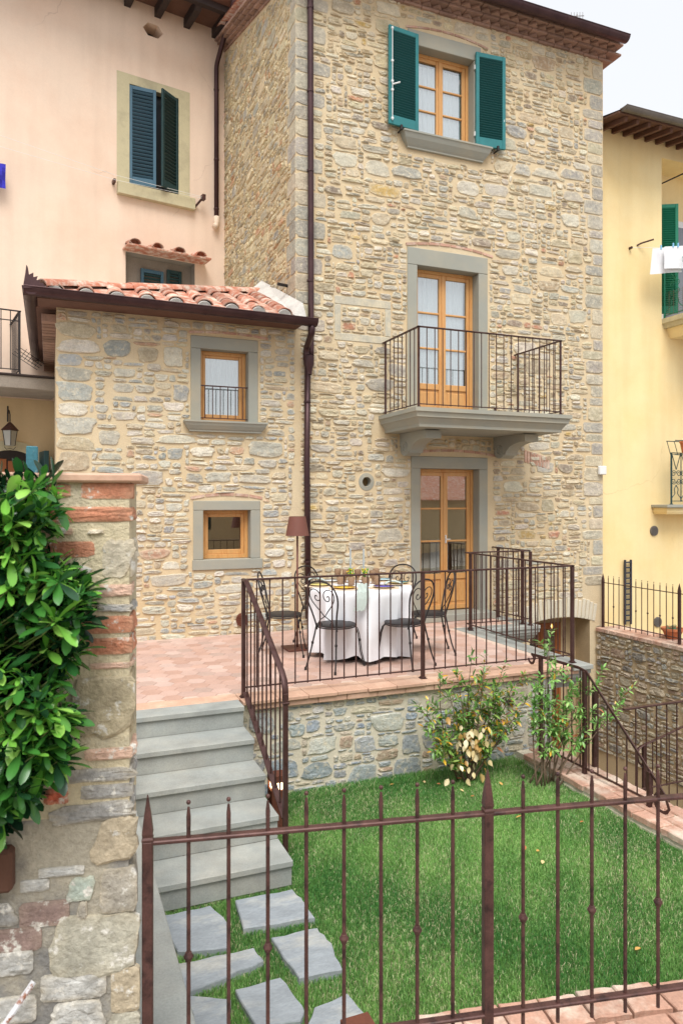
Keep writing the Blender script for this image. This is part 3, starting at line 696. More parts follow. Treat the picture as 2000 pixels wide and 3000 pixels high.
# ---- eaves: stepped bricks with saw-tooth courses, then the gutter
eave = MB().box(TX0 - .2, TX1 + .12, 8.68, YF + .3, 8.852, 8.868).build('eave_board', M['brick_eave'], tower)
bm_flat = MB().box(-.138, .138, -.11, .11, 0, .036, .006).mesh('brick', M['brick_eave'])
bm_saw = MB().box(-.06, .06, -.06, .06, 0, .040, .005).mesh('brick', M['brick_eave'])
n = int((TX1 - TX0 + .16) / .285)
for k in range(n + 1):
    x = TX0 - .0 + .285 * k
    place('brick', bm_flat, eave, (x, YF + .06, 8.655 + rng.uniform(-.004, .004)), (0, 0, rng.uniform(-.02, .02)))
    place('brick', bm_flat, eave, (x + .1, YF - .03, 8.733 + rng.uniform(-.003, .003)), (0, 0, rng.uniform(-.02, .02)))
    place('brick', bm_flat, eave, (x + .04, YF - .14, 8.813), (0, 0, rng.uniform(-.02, .02)))
for k in range(int((TX1 - TX0 + .15) / .165) + 1):
    x = TX0 - .04 + .165 * k
    place('brick', bm_saw, eave, (x, YF - .02, 8.692), (0, 0, R(45) + rng.uniform(-.05, .05)))
    place('brick', bm_saw, eave, (x + .08, YF - .14, 8.771), (0, 0, R(45) + rng.uniform(-.05, .05)))
# raking brick courses on the gable side
ra = math.atan(RK)
bm_r = MB().box(-.07, .07, -.13, .13, 0, .045, .005).mesh('brick', M['brick_eave'])
for k in range(17):
    y = 8.9 + .28 * k
    for row, (off, up) in enumerate(((.02, -.02), (-.04, .03), (-.10, .08), (-.15, .13))):
        place('brick', bm_r, eave, (TX0 + off + .02, y + .07 * (row % 2), side_top(y + .07 * (row % 2)) + up), (ra, 0, rng.uniform(-.03, .03)))
roofm = MB(); ZR = 8.872
a_, b_ = TX0 - .22, TX1 + .12
for k in range(26):
    x0, x1 = a_ + (b_ - a_) * k / 26, a_ + (b_ - a_) * (k + 1) / 26
    for xx0, xx1, h0, h1 in ((x0, (x0 + x1) / 2, .02, .07), ((x0 + x1) / 2, x1, .07, .02)):
        roofm.quad((xx0, 8.67, ZR + h0), (xx1, 8.67, ZR + h1), (xx1, 14.5, ZR + h1 + 6.0 * RK), (xx0, 14.5, ZR + h0 + 6.0 * RK))
roofm.quad((a_, 8.67, ZR), (b_, 8.67, ZR), (b_, 14.5, ZR + 6 * RK), (a_, 14.5, ZR + 6 * RK))
roofm.build('roof', M['rooftile'], tower)
def gutter(parent, p0, p1, r, m, name='gutter', bands=6, closed=True):
    """Half-round gutter open at the top between two points at rim height."""
    p0, p1 = Vector(p0), Vector(p1); t = (p1 - p0).normalized(); s_ = t.cross(Vector((0, 0, 1))).normalized(); up = Vector((0, 0, 1)); n = 10; mb = MB()
    prof = [(math.cos(math.pi + math.pi * k / n) * r, math.sin(math.pi + math.pi * k / n) * r) for k in range(n + 1)]
    prof2 = [(a * .93, b * .93) for a, b in prof]
    for pr in (prof, prof2):
        k0 = mb.addv([p + s_ * a + up * b for p in (p0, p1) for a, b in pr])
        for k in range(n): mb.f.append((k0 + k, k0 + k + 1, k0 + n + 1 + k + 1, k0 + n + 1 + k))
    for p in (p0, p1): mb.poly([p + s_ * a + up * b for a, b in prof])
    for sg in (-1, 1): mb.tube([p0 + s_ * r * sg, p1 + s_ * r * sg], r * .09, 6)
    g = mb.build(name, m, parent, smooth=True, recalc=False); smooth_me(g.data)
    L_ = (p1 - p0).length
    for k in range(bands):
        c = p0 + t * (L_ * (k + .5) / bands); b = MB()
        for pr in ([(a * 1.05, bb * 1.05) for a, bb in prof],):
            k0 = b.addv([q + s_ * a + up * bb for q in (c - t * .012, c + t * .012) for a, bb in pr])
            for j in range(n): b.f.append((k0 + j, k0 + j + 1, k0 + n + 1 + j + 1, k0 + n + 1 + j))
        b.build('gutter_strap', m, g, smooth=True, recalc=False)
    return g
gutter(tower, (TX0 - .25, 8.62, 8.85), (8.24, 8.62, 8.85), .085, M['copper'], bands=7)
def pipe(parent, pts, r, m, name='downpipe', collars=()):
    # round the corners a little
    P = [Vector(p) for p in pts]; Q = [P[0]]
    for i in range(1, len(P) - 1):
        a, b, c = P[i - 1], P[i], P[i + 1]; d = min(.09, (a - b).length * .45, (c - b).length * .45)
        p0 = b + (a - b).normalized() * d; p2 = b + (c - b).normalized() * d
        for k in range(6):
            t = k / 5; Q.append(p0 * (1 - t) ** 2 + b * 2 * t * (1 - t) + p2 * t * t)
    Q.append(P[-1]); o = MB().tube(Q, r, 12).build(name, m, parent, smooth=True)
    for c in collars:
        MB().tube([(c[0], c[1], c[2] - .012), (c[0], c[1], c[2] + .012)], r * 1.18, 12).build('pipe_collar', m, o)
    return o
pipe(tower, [(3.18, 8.62, 8.74), (3.18, 8.62, 8.62), (3.18, 8.93, 8.45), (3.19, 8.93, 3.75), (3.19, 8.93, 3.6)], .04, M['copper'], collars=[(3.18, 8.93, z) for z in (8.2, 7.1, 6.05, 4.6)])
# small junction box on the right corner and the stub of pipe by the annex roof
MB().box(8.0, 8.14, YF - .07, YF - .012, 2.11, 2.25, .012).build('junction_box', M['whitemetal'], tower)
MB().tube([(TX0 - .0, 9.32, 4.62), (TX0 - .16, 9.28, 4.62)], .022, 8).build('pipe_stub', M['blackiron'], tower)
# ---- basement opening: brick arch band, reveal and door
for k in range(19):
    t = (k + .5) / 19; x = 6.62 + 1.34 * t; z = -.20 + .10 * (1 - (2 * t - 1) ** 2)
    a = (t - .5) * .35
    mb = MB().box(-.030, .030, -.012 - rng.uniform(0, .006), .14, 0, .30 + rng.uniform(-.03, .02), .006, Matrix.Translation((x, YF, z)) @ Matrix.Rotation(a, 4, 'Y'))
    mb.build('arch_brick', M['mortar_pale'], twall)
bas = joinery(tower, 'basement_door', (6.80, 7.56, -2.45, -.24), YF + .32, 2, 1, panel=.7, m=M['wood_brown'])
rv = MB(); rv.quad((7.56, YF + .33, -2.5), (7.86, YF + .33, -2.5), (7.86, YF + .33, -.0), (7.56, YF + .33, -.0)); rv.quad((7.86, YF, -2.5), (7.86, YF + .34, -2.5), (7.86, YF + .34, -.05), (7.86, YF, -.05))
rv.quad((6.72, YF, -2.5), (6.72, YF + .34, -2.5), (6.72, YF + .34, -.05), (6.72, YF, -.05)); rv.quad((6.72, YF + .06, -.11), (7.86, YF + .06, -.11), (7.86, YF + .34, -.16), (6.72, YF + .34, -.16)); rv.quad((6.72, YF + .345, -.3), (7.86, YF + .345, -.3), (7.86, YF + .345, 0), (6.72, YF + .345, 0))
rv.build('reveal', mat('reveal_plaster', C(176, 154, 120), .95, .15, 4, .1, 50, .4, 40, .01), bas); room(bas, (6.80, 7.56, -2.45, -.24), YF + .40, 1.2)
# rooftop aerial
ap = onY(1000 + 1080 * .6378, 70 * .6378, 10.5)
aer = empty('television_aerial', (ap[0], ap[1], ap[2] - .6), 'thin metal television aerial above the roof gutter', 'aerial')
MB().tube([(ap[0], ap[1], ap[2] - .6), (ap[0], ap[1], ap[2] + .02)], .008, 6).build('mast', M['copper_grey'], aer)
bmb = MB().tube([(ap[0] - .16, ap[1], ap[2] - .06), (ap[0] + .16, ap[1], ap[2] + .03)], .006, 6)
for k in range(5):
    q = ap[0] - .13 + .065 * k; zc = ap[2] - .05 + .018 * k; bmb.tube([(q, ap[1], zc - .07), (q, ap[1], zc + .07)], .004, 5)
bmb.build('boom', M['copper_grey'], aer)

# ================================================================== THE LOW STONE ANNEX
AX0, AX1, AZ1 = 0.07, TX0, 3.86
annex = empty('stone_annex', (AX0, YF, 0), 'low rubble stone house with curved clay tiles on its roof', 'house')
WA = (1.75, 2.36, 2.70, 3.61); WB = (1.78, 2.39, .96, 1.58)
wmb = MB(); sheet(wmb, AX0, AX1, -.1, 4.0, [WA, WB], lambda a, b: (a, YF, b))
wmb.quad((AX0, 13.2, -.1), (AX0, YF, -.1), (AX0, YF, 4.0), (AX0, 13.2, 4.0))
awall = wmb.build('wall', M['mortar'], annex, recalc=False)
blk = [(1.62, 2.50, 2.70, 3.78), (1.52, 2.60, 2.54, 2.72), (1.64, 2.54, .82, 1.71), (1.6, 2.6, 3.79, 3.84), (1.58, 2.56, 1.72, 1.79)]
aq = []; z = .0
while z < 3.7:
    h = min(rng.uniform(.13, .28), 3.8 - z); lf = rng.uniform(.26, .5); aq.append((AX0, z, lf, h)); blk.append((AX0, AX0 + lf, z, z + h)); z += h
bigst = [(.58, 3.42, .34, .22), (.98, 3.38, .26, .20), (1.28, 3.35, .26, .25), (1.40, 2.92, .21, .23), (1.80, 1.93, .34, .14), (1.56, 1.92, .22, .13), (1.33, 2.2, .2, .16), (.33 + .2, 2.35, .26, .2)]
for b in bigst: blk.append((b[0], b[0] + b[2], b[1], b[1] + b[3]))
rects = pack(rng, AX0, AX1, -.02, 3.95, blk, big=4.0, med=45.0)
rects = [r for r in rects if r[2] >= .05 and not (r[3] < .045 and rng.random() < .45)]
CMA = np.array(C(208, 195, 168))
lay_stones(rng, aq + bigst, front, awall, M['stone'], PAL_ANNEX, CMA, 80, joint=.009, proud=(.008, .018), n=18)
lay_stones(rng, rects, front, awall, M['stone'], PAL_ANNEX, CMA, 215)
arch_bricks(awall, 1.62, 2.55, 1.715, .05, 5, YF, M['brick'], .035, rng)
arch_bricks(awall, 1.60, 2.62, 3.785, .03, 5, YF, M['brick'], .03, rng)
wa = joinery(annex, 'window', WA, YF + .13, 1, 1, curtain=(0, 0, 0), frame=.05, stile=.035)
wb = joinery(annex, 'window', WB, YF + .13, 1, 1, frame=.045, stile=.045)
room(wa, WA, YF + .302, 1.5); room(wb, WB, YF + .302, 1.8)
surround(wa, WA, .125, .155); surround(wb, WB, .125, .12)
MB().mould(1.53, 2.59, 8.87, YF + .14, SILLP(2.70, .135, .07)).build('sill', M['serena'], wa)
MB().box(1.645, 2.545, YF - .028, YF + .14, .83, .958, .006).build('sill', M['serena'], wb)
gr = MB().box(WA[0], WA[1], YF + .03, YF + .045, 3.145, 3.16).box(WA[0], WA[1], YF + .03, YF + .045, 2.74, 2.75).build('window_guard', M['iron'], annex)
me = MB().tube([(0, 0, 2.75), (0, 0, 3.145)], .006, 6).mesh('bar', M['iron'])
for k in range(6): place('bar', me, gr, (WA[0] + .06 + .098 * k, YF + .0375, 0))
# roof: front slope up to a hip, clay cover tiles over flat pans
EY, EZ, HX0 = 8.62, 4.02, -.17
hipY = lambda x: EY + (x - HX0) * (10.43 - EY) / (TX0 - HX0)
SL = (4.77 - EZ) / (10.43 - EY)
fz = lambda y: EZ + SL * (y - EY)
rm = MB(); rm.poly([(HX0, EY, EZ), (TX0, EY, EZ), (TX0, 10.43, 4.77)]); rm.poly([(HX0, EY, EZ), (TX0, 10.43, 4.77), (TX0, 12.9, 4.77), (HX0, 12.9, EZ)])
rm.poly([(HX0, EY, EZ - .04), (TX0, EY, EZ - .04), (TX0, 12.9, EZ - .04), (HX0, 12.9, EZ - .04)]); rm.quad((HX0, EY, EZ - .04), (TX0, EY, EZ - .04), (TX0, EY, EZ), (HX0, EY, EZ))
roof = rm.build('roof', M['cement'], annex)
sa = math.atan(SL)
def cover_mesh(w0, w1, L_, th=.014, n=9, name='roof_tile', m=None):
    mb = MB(); P = []
    for (y, r) in ((0, w0), (L_, w1)):
        for rr in (r, r - th):
            for k in range(n + 1):
                a = math.pi * k / n; P.append((rr * math.cos(a), y, rr * math.sin(a) * .82))
    k0 = mb.addv(P); q = n + 1
    for k in range(n):
        mb.f.append((k0 + k, k0 + k + 1, k0 + 2 * q + k + 1, k0 + 2 * q + k)); mb.f.append((k0 + q + k, k0 + q + k + 1, k0 + 3 * q + k + 1, k0 + 3 * q + k))
        mb.f.append((k0 + k, k0 + k + 1, k0 + q + k + 1, k0 + q + k)); mb.f.append((k0 + 2 * q + k, k0 + 2 * q + k + 1, k0 + 3 * q + k + 1, k0 + 3 * q + k))
    for e in (0, n):
        mb.f.append((k0 + e, k0 + q + e, k0 + 3 * q + e, k0 + 2 * q + e))
    return mb.mesh(name, m or M['rooftile'], True)
cm_ = cover_mesh(.105, .08, .44); smooth_me(cm_, 50)
pan = MB().box(-.085, .085, 0, .42, 0, .018, .005).mesh('pan_tile', M['rooftile'])
plug = MB().prism([(.085 * math.cos(math.pi * k / 10), .075 * math.sin(math.pi * k / 10)) for k in range(11)], lambda a, b, d: (a, d, b), -.01, .12).mesh('mortar_plug', M['cement'])
for i in range(9):
    x = .05 + .336 * i
    if x > 2.85: break
    room_y = hipY(x) - EY - .10
    place('mortar_plug', plug, roof, (x, EY + .03, EZ + .012), (sa, 0, 0))
    n = max(1, int(round((room_y - .05) / .27)))
    for k in range(n):
        y = EY + .05 + .27 * k
        if y + .30 > hipY(x) + .05 and k: break
        place('roof_tile', cm_, roof, (x + rng.uniform(-.012, .012), y, fz(y) + .012 + .012 * (k > 0)), (sa + R(2), 0, rng.uniform(-.04, .04)), (rng.uniform(.95, 1.04), 1, rng.uniform(.92, 1.05)))
    xp = x + .168
    n = int((hipY(xp) - EY - .1) / .30) + 1
    for k in range(n):
        y = EY - .02 + .30 * k
        if y > hipY(xp) - .12 or xp > 2.8: break
        place('pan_tile', pan, roof, (xp, y, fz(y) + .014), (sa + R(2.5), 0, rng.uniform(-.03, .03)))
hip_t = cover_mesh(.115, .10, .46); smooth_me(hip_t, 50)
hv = Vector((TX0 - HX0, 10.43 - EY, 4.77 - EZ)); hl = hv.length; hz = math.atan2(-hv.x, hv.y); he = math.asin(hv.z / hl)
cb = MB()
for k in range(10):
    s_ = (.10 + .39 * k) / hl
    if s_ > .97: break
    p = Vector((HX0, EY, EZ)) + hv * s_
    o = place('hip_tile', hip_t, roof, (p.x, p.y, p.z + .035 + rng.uniform(-.008, .008)), None, (1, 1, rng.uniform(.9, 1.05)))
    o.rotation_euler = (Matrix.Rotation(hz, 3, 'Z') @ Matrix.Rotation(he + R(1.5), 3, 'X')).to_euler()
nrm = Vector((hv.y, -hv.x, 0)).normalized()
a0, a1 = Vector((HX0, EY, EZ)) + hv * .02, Vector((HX0, EY, EZ)) + hv
cb.quad(a0 + nrm * .10 + Vector((0, 0, -.02)), a1 + nrm * .10 + Vector((0, 0, -.02)), a1 + Vector((0, 0, .06)), a0 + Vector((0, 0, .06)))
cb.quad(a0 - nrm * .12 + Vector((0, 0, -.05)), a1 - nrm * .12 + Vector((0, 0, -.05)), a1 + Vector((0, 0, .06)), a0 + Vector((0, 0, .06)))
cb.build('hip_mortar', M['cement'], roof, recalc=False)
fl = MB()   # cement flashing against the tower wall
fl.poly([(TX0 - .14, EY + .02, EZ + .03), (TX0 - .012, EY + .05, EZ + .20), (TX0 - .012, 10.6, fz(10.5) + .26), (TX0 - .2, 10.45, fz(10.45) + .10)])
fl.poly([(TX0 - .14, EY + .02, EZ + .03), (TX0 - .012, EY + .05, EZ + .20), (TX0 + .02, EY, EZ + .0), (TX0 - .05, EY - .02, EZ)])
fl.build('flashing', M['cement'], roof, recalc=False)
# thin dark eave boards under the roof
MB().box(AX0 - .2, TX0, 8.66, YF + .05, 3.955, 3.975).build('eave_board', M['soffit'], annex)
MB().box(AX0 - .22, AX0 + .02, YF + .052, 12.8, 3.953, 3.973).build('eave_board', M['soffit'], annex)
for k in range(22):
    y = 9.1 + .17 * k; MB().box(AX0 - .16, AX0 + .01, y, y + .12, 3.80, 3.895, .005).build('corbel_brick', M['brick_eave'], annex)
gutter(annex, (-.265, 8.56, 4.03), (3.13, 8.56, 3.99), .085, M['copper'], bands=6)
gutter(annex, (-.19, 8.50, 4.03), (-.19, 12.7, 4.03), .085, M['copper'], bands=6)
pipe(annex, [(3.07, 8.56, 3.93), (3.07, 8.56, 3.83), (3.12, 8.92, 3.70), (3.12, 8.92, 3.55)], .042, M['copper'])
fu = MB().lathe([(.042, .12), (.07, .10), (.07, .0), (.05, -.06), (.042, -.14)], (3.155, 8.92, 3.50), 14).build('pipe_hopper', M['copper'], annex, smooth=True); smooth_me(fu.data)
pipe(annex, [(3.14, 8.925, 3.45), (3.13, 8.925, 2.2), (3.15, 8.925, .15)], .04, M['copper'], collars=[(3.135, 8.925, z) for z in (3.0, 1.9, .9)])
# pierced leaf ornament at the gutter corner
op_ = [(-.44, 3.98), (-.40, 3.98), (-.08, 4.05), (-.12, 4.12), (-.17, 4.11), (-.16, 4.17), (-.22, 4.16), (-.20, 4.24), (-.27, 4.21), (-.27, 4.30), (-.34, 4.25), (-.36, 4.40), (-.385, 4.44), (-.40, 4.28)]
MB().prism([(-.27 + (a + .44) * .62, 4.0 + (b - 3.98) * .55) for a, b in op_], lambda a, b, d: (a, d, b), 8.472, 8.476).build('gutter_ornament', M['copper'], annex)
vg = MB().prism([(2.27 + .075 * math.cos(2 * math.pi * k / 18), .18 + .085 * math.sin(2 * math.pi * k / 18)) for k in range(18)], lambda a, b, d: (a, d, b), YF - .035, YF + .0)
for k in range(6): vg.box(2.205, 2.335, YF - .045, YF - .036, .115 + .022 * k, .127 + .022 * k)
vg.build('vent_cover', M['corten'], annex)

# ================================================================== THE PINK HOUSE
PO = (3.0, 13.12); PA = R(10)
pink = empty('pink_house', (PO[0], PO[1], 0), 'pale pink plastered house with blue-green louvred shutters', 'house', rz=PA, local=True)
pk = lambda px, py, off=0: onplane(px, py, PO, PA, off)
K1 = 1000 / 1568
pz = lambda x, y, off=0: pk(x * K1, y * K1, off)           # first zoom
p3 = lambda x, y, off=0: pk(x * K1, 650 + y * K1, off)
b0 = lambda x, y, off=0: pk(x * 450 / 1568, 880 + y * 450 / 1568, off)
zt = pz(985, 180)[1] + .02
hx = [pz(*p) for p in ((657, 118), (688, 105), (722, 122), (750, 155), (728, 178), (675, 158))]
hxl, hxr = min(p[0] for p in hx), max(p[0] for p in hx); hzl, hzh = min(p[1] for p in hx), max(p[1] for p in hx)
swl, swr, swz = p3(578, 210)[0], p3(895, 240)[0], p3(578, 135)[1]
WU = (pz(590, 382)[0] + .02, pz(826, 460)[0] - .02, pz(598, 850)[1] + .02, pz(590, 382)[1])
arc = b0(110, 1555); ax0, ax1 = arc[0] - .62, arc[0] + .50
PW = [(hxl, hxr, hzl, hzh), (swl, swr, 4.6, swz), WU]
wmb = MB(); sheet(wmb, -7.5, .15, -1.0, zt + .5, PW, lambda a, b: (a, 0, b))
pw = wmb.build('wall', M['pink'], pink, recalc=False)
# hexagonal opening: ring of plaster closing the rectangle around the hexagon, and its throat
hm = MB(); cx_, cz_ = (hxl + hxr) / 2, (hzl + hzh) / 2; w2, h2 = (hxr - hxl) / 2, (hzh - hzl) / 2
hexp = [(cx_ - w2, cz_), (cx_ - w2 * .5, cz_ + h2), (cx_ + w2 * .5, cz_ + h2), (cx_ + w2, cz_), (cx_ + w2 * .5, cz_ - h2), (cx_ - w2 * .5, cz_ - h2)]
for tri in (((hxl, hzh), hexp[1], hexp[0]), ((hxr, hzh), hexp[3], hexp[2]), ((hxr, hzl), hexp[4], hexp[3]), ((hxl, hzl), hexp[0], hexp[5])): hm.poly([(a, 0, b) for a, b in tri])
for i in range(6):
    a, b = hexp[i], hexp[(i + 1) % 6]; hm.quad((a[0], 0, a[1]), (b[0], 0, b[1]), (b[0], .32, b[1]), (a[0], .32, a[1]))
hm.build('hexagonal_vent', M['pink'], pink, recalc=False)
MB().poly([(a, .30, b) for a, b in hexp]).build('vent_back', M['darkwood'], pink)
# window: taupe painted band, sill, closed louvred shutters (one leaf ajar)
s0, s1, s2, s3 = pz(537, 322)[0], pz(872, 430)[0], pz(543, 850)[1], pz(537, 322)[1]
fb = MB(); sheet(fb, s0, s1, s2, s3, [WU], lambda a, b: (a, -.004, b))
for (p, q) in (((WU[0], WU[2]), (WU[0], WU[3])), ((WU[0], WU[3]), (WU[1], WU[3])), ((WU[1], WU[3]), (WU[1], WU[2]))): fb.quad((p[0], -.004, p[1]), (q[0], -.004, q[1]), (q[0], .2, q[1]), (p[0], .2, p[1]))
fb = fb.build('window_surround', M['taupe'], pink, recalc=False)
MB().box(s0 - .0, pz(890, 975)[0], -.10, .2, pz(537, 893)[1], WU[2] - .03, .006).build('sill', M['taupe'], fb)
MB().box(WU[0], WU[1], .12, .14, WU[2], WU[3]).build('dark_backing', solid('window_dark', C(14, 20, 26), .3), fb)
mid = (WU[0] + WU[1]) / 2 + .02
sA = shutter(pink, WU[0], mid - .005, WU[2] + .01, WU[3] - .015, .0, M['bluegreen'], M['bluegreen'], 24, T=hingeT(WU[0], 0, R(-9)), slat_tilt=-1)
sB = shutter(pink, mid + .005, WU[1], WU[2] + .01, WU[3] - .015, .0, M['darkgreen'], M['darkgreen'], 24, T=hingeT(WU[1], 0, R(30)), slat_tilt=-1)
# eave: dark rafters, cotto boards, gutter, copper pipe with a pale elbow
ez = zt + .02
ef = MB().box(-7.5, .3, -.85, .05, ez + .14, ez + .18).build('eave_board', M['soffit'], pink)
ra_ = [pz(585, 30)[0], pz(735, 75)[0], pz(865, 120)[0], pz(985, 165)[0]]; sp = (ra_[3] - ra_[0]) / 3
for k in range(-9, 4):
    x = ra_[0] + sp * k; p = [(.05, .14), (-.62, .14), (-.62, .03), (-.55, -.03), (.05, -.03)]
    MB().prism([(a, b) for a, b in p], lambda a, b, d: (d, a, ez + b), x - .055, x + .055).build('rafter', M['darkwood'], pink)
MB().box(-7.5, .3, -.70, -.60, ez + .02, ez + .135, .004).build('fascia_beam', M['darkwood'], pink)
gutter(pink, (-7.5, -.92, ez + .30), (.28, -.92, ez + .30), .09, M['copper_grey'], bands=9)
pr_ = MB()
for k in range(34):
    x0 = -7.5 + .23 * k; pr_.quad((x0, -.95, ez + .30), (x0 + .115, -.95, ez + .36), (x0 + .115, 2.0, ez + 1.2), (x0, 2.0, ez + 1.14)); pr_.quad((x0 + .115, -.95, ez + .36), (x0 + .23, -.95, ez + .30), (x0 + .23, 2.0, ez + 1.14), (x0 + .115, 2.0, ez + 1.2))
pr_.build('roof', M['rooftile'], pink, recalc=False)
pu, pzb = pz(988, 400)[0], pz(985, 1040)[1]
pipe(pink, [(pu - .03, -.92, ez + .24), (pu - .03, -.92, ez + .1), (pu, -.07, ez - .55), (pu, -.07, pzb + .12)], .042, M['copper'], collars=[(pu, -.07, ez - 1.0), (pu, -.07, pzb + 1.2), (pu, -.07, pzb + .3)])
pipe(pink, [(pu, -.07, pzb + .16), (pu, -.07, pzb), (pu - .05, -.10, pzb - .05)], .052, solid('cream_elbow', C(222, 200, 176), .6), name='pipe_elbow')
# little dormer-like window under its own tiled hood
rz_ = p3(563, 120)[1]; h0, h1 = p3(563, 120)[0], p3(940, 182)[0]
nb = MB(); nb.quad((swl, .22, 4.6), (swr, .22, 4.6), (swr, .22, swz), (swl, .22, swz))
for x in (swl, swr): nb.quad((x, 0, 4.6), (x, .22, 4.6), (x, .22, swz), (x, 0, swz))
nb.quad((swl, 0, swz), (swr, 0, swz), (swr, .22, swz), (swl, .22, swz))
nb = nb.build('niche', M['greywall'], pink, recalc=False)
for a, b in (((648, 212), (752, 285)), ((768, 218), (835, 290))):
    u0_, z1_ = p3(*a, -.15); u1_, _ = p3(b[0], b[1], -.15); shutter(pink, u0_, u1_, z1_ - .75, z1_, .14, M['bluegreen'] if a[0] < 700 else M['darkgreen'], M['darkgreen'], 9, slat_tilt=-1)
hd = MB().box(h0, h1, -.34, .02, rz_ - .035, rz_ - .005, .004).build('hood', M['rooftile'], pink)
for k in range(4):
    x = h0 + .12 + (h1 - h0 - .2) * k / 3.3
    o = place('hood_tile', cm_, hd, (x, -.36, rz_ - .0), (R(14), 0, 0), (.95, .85, .9))
# clothes-line brackets
cl = [pz(520, 840), pz(920, 925)]
MB().box(cl[0][0] - .02, cl[0][0] + .02, -.12, 0, cl[0][1] - .03, cl[0][1] + .03).build('line_bracket', M['rust'], pink)
MB().tube([(cl[1][0] - .12, 0, cl[1][1] - .15), (cl[1][0], -.15, cl[1][1] + .02)], .02, 6).box(cl[1][0] - .03, cl[1][0] + .03, -.2, -.1, cl[1][1] - .03, cl[1][1] + .06).build('line_bracket', M['rust'], pink)
for dz in (0, .08):
    MB().tube([(cl[1][0], -.15, cl[1][1] + dz * .3), (cl[0][0], -.14, cl[0][1] + dz), (-6.5, -.14, cl[0][1] + .25 + dz * 4)], .003, 5).build('clothes_line', M['whitemetal'], pink)
# balcony at the left with iron rails
bo_ = 1.0; br_, bz_ = b0(540, 800, bo_); _, bzu = b0(540, 925, bo_)
MB().box(-7.0, -3.02, -bo_, 0, bzu, bz_, .01).build('balcony_slab', M['greywall'], pink)
MB().box(-7.0, -3.02, -bo_ - .02, 0, bz_ + .001, bz_ + .03, .004).build('balcony_paving', M['darkwood'], pink)
rc, rzt = b0(205, 105, bo_ - .05)
pr2 = railing(pink, 'balcony_railing', [(-6.5, -bo_ + .06), (rc, -bo_ + .06), (rc, -.02)], rzt, bz_ + .10, .125, M['blackiron'], posts=[(rc, -bo_ + .06)], pr=.012, br=.007, post_from=bz_ + .03)
MB().box(-6.5, rc + .01, -bo_ + .05, -bo_ + .07, rzt - .16, rzt - .148).build('mid_rail', M['blackiron'], pr2)
dr = MB()
for k in range(5): dr.tube([(rc + .10 + .05 * k, -.9, rzt - .55 - .03 * k), (rc + .12 + .05 * k, -.2, rzt - .55 - .03 * k)], .004, 5)
for k in range(4): dr.tube([(rc, -.8 + .2 * k, rzt - .5), (rc + .36, -.8 + .2 * k, rzt - .72)], .005, 5)
dr.build('drying_rack', M['blackiron'], pr2)
# arched doorway below, cream-coloured sheet just in front of the lower wall, lantern
lw = MB(); sheet(lw, -7.0, -.2, -1.0, bzu - .02, [], lambda a, b: (a, -.006, b)); lw.build('lower_wall', M['cream'], pink, recalc=False)
rad = .56; acx, acz = arc[0], arc[1] - rad + .04
ar = [(acx - rad - .14, -1)] + [(acx + (rad + .14) * math.cos(math.pi - math.pi * k / 20), acz + (rad + .14) * math.sin(math.pi - math.pi * k / 20)) for k in range(21)] + [(acx + rad + .14, -1)]
ai = [(acx + rad * math.cos(math.pi * k / 20), acz + rad * math.sin(math.pi * k / 20)) for k in range(21)]
rim = MB()
for k in range(20):
    a, b = math.pi * k / 20, math.pi * (k + 1) / 20; q = lambda t, r, y: (acx + r * math.cos(t), y, acz + r * math.sin(t))
    rim.quad(q(a, rad, -.02), q(b, rad, -.02), q(b, rad + .15, -.02), q(a, rad + .15, -.02)); rim.quad(q(a, rad, -.02), q(b, rad, -.02), q(b, rad, .2), q(a, rad, .2)); rim.quad(q(a, rad + .15, -.02), q(b, rad + .15, -.02), q(b, rad + .15, 0), q(a, rad + .15, 0))
rim.build('door_arch', M['taupe'], pink, recalc=False)
MB().poly([(a, -.012, b) for a, b in ai] + [(acx - rad, -.012, -1), (acx + rad, -.012, -1)]).build('doorway', solid('doorway_dark', C(40, 32, 28), .7), pink)
for k in range(3): MB().box(acx - .30 + .13 * k, acx - .19 + .13 * k, -.03, -.014, -1, acz + .42 - .03 * abs(k - 1), .006).build('door_plank', M['wood_brown'], pink)
MB().box(b0(430, 1600, .3)[0], b0(480, 1600, .3)[0], -.5, -.06, 1.0, b0(430, 1540, .3)[1], .006).build('shutter_leaf', M['darkgreen'], pink)
lu, lzc = b0(105, 1390, .25)
lan = empty('wall_lantern', (0, 0, 0), 'small dark iron lantern with clouded glass beside the arched doorway', 'lantern', local=True)
lan.location = (PO[0] + lu * math.cos(PA) + .25 * math.sin(PA), PO[1] + lu * math.sin(PA) - .25 * math.cos(PA), lzc); lan.rotation_euler = (0, 0, PA)
MB().lathe([(.02, .22), (.11, .12), (.13, .10), (.125, .095)], (0, 0, 0), 4).build('lantern_roof', M['rust'], lan)
MB().lathe([(.10, .09), (.07, -.13), (.06, -.14)], (0, 0, 0), 4).build('lantern_glass', solid('milk_glass', C(170, 168, 158), .3), lan)
lf = MB()
for k in range(4):
    a = math.pi / 2 * k; lf.tube([(.105 * math.cos(a), .105 * math.sin(a), .095), (.072 * math.cos(a), .072 * math.sin(a), -.14)], .006, 5)
lf.tube([(0, 0, .22), (0, 0, .34), (0, .12, .42), (0, .26, .40)], .01, 6).tube([(0, .25, .25), (0, .25, .5)], .014, 6).tube([(-.08, 0, -.16), (-.05, 0, -.2), (0, 0, -.18), (.05, 0, -.2), (.08, 0, -.16)], .005, 5)
lf.build('lantern_frame', M['blackiron'], lan)
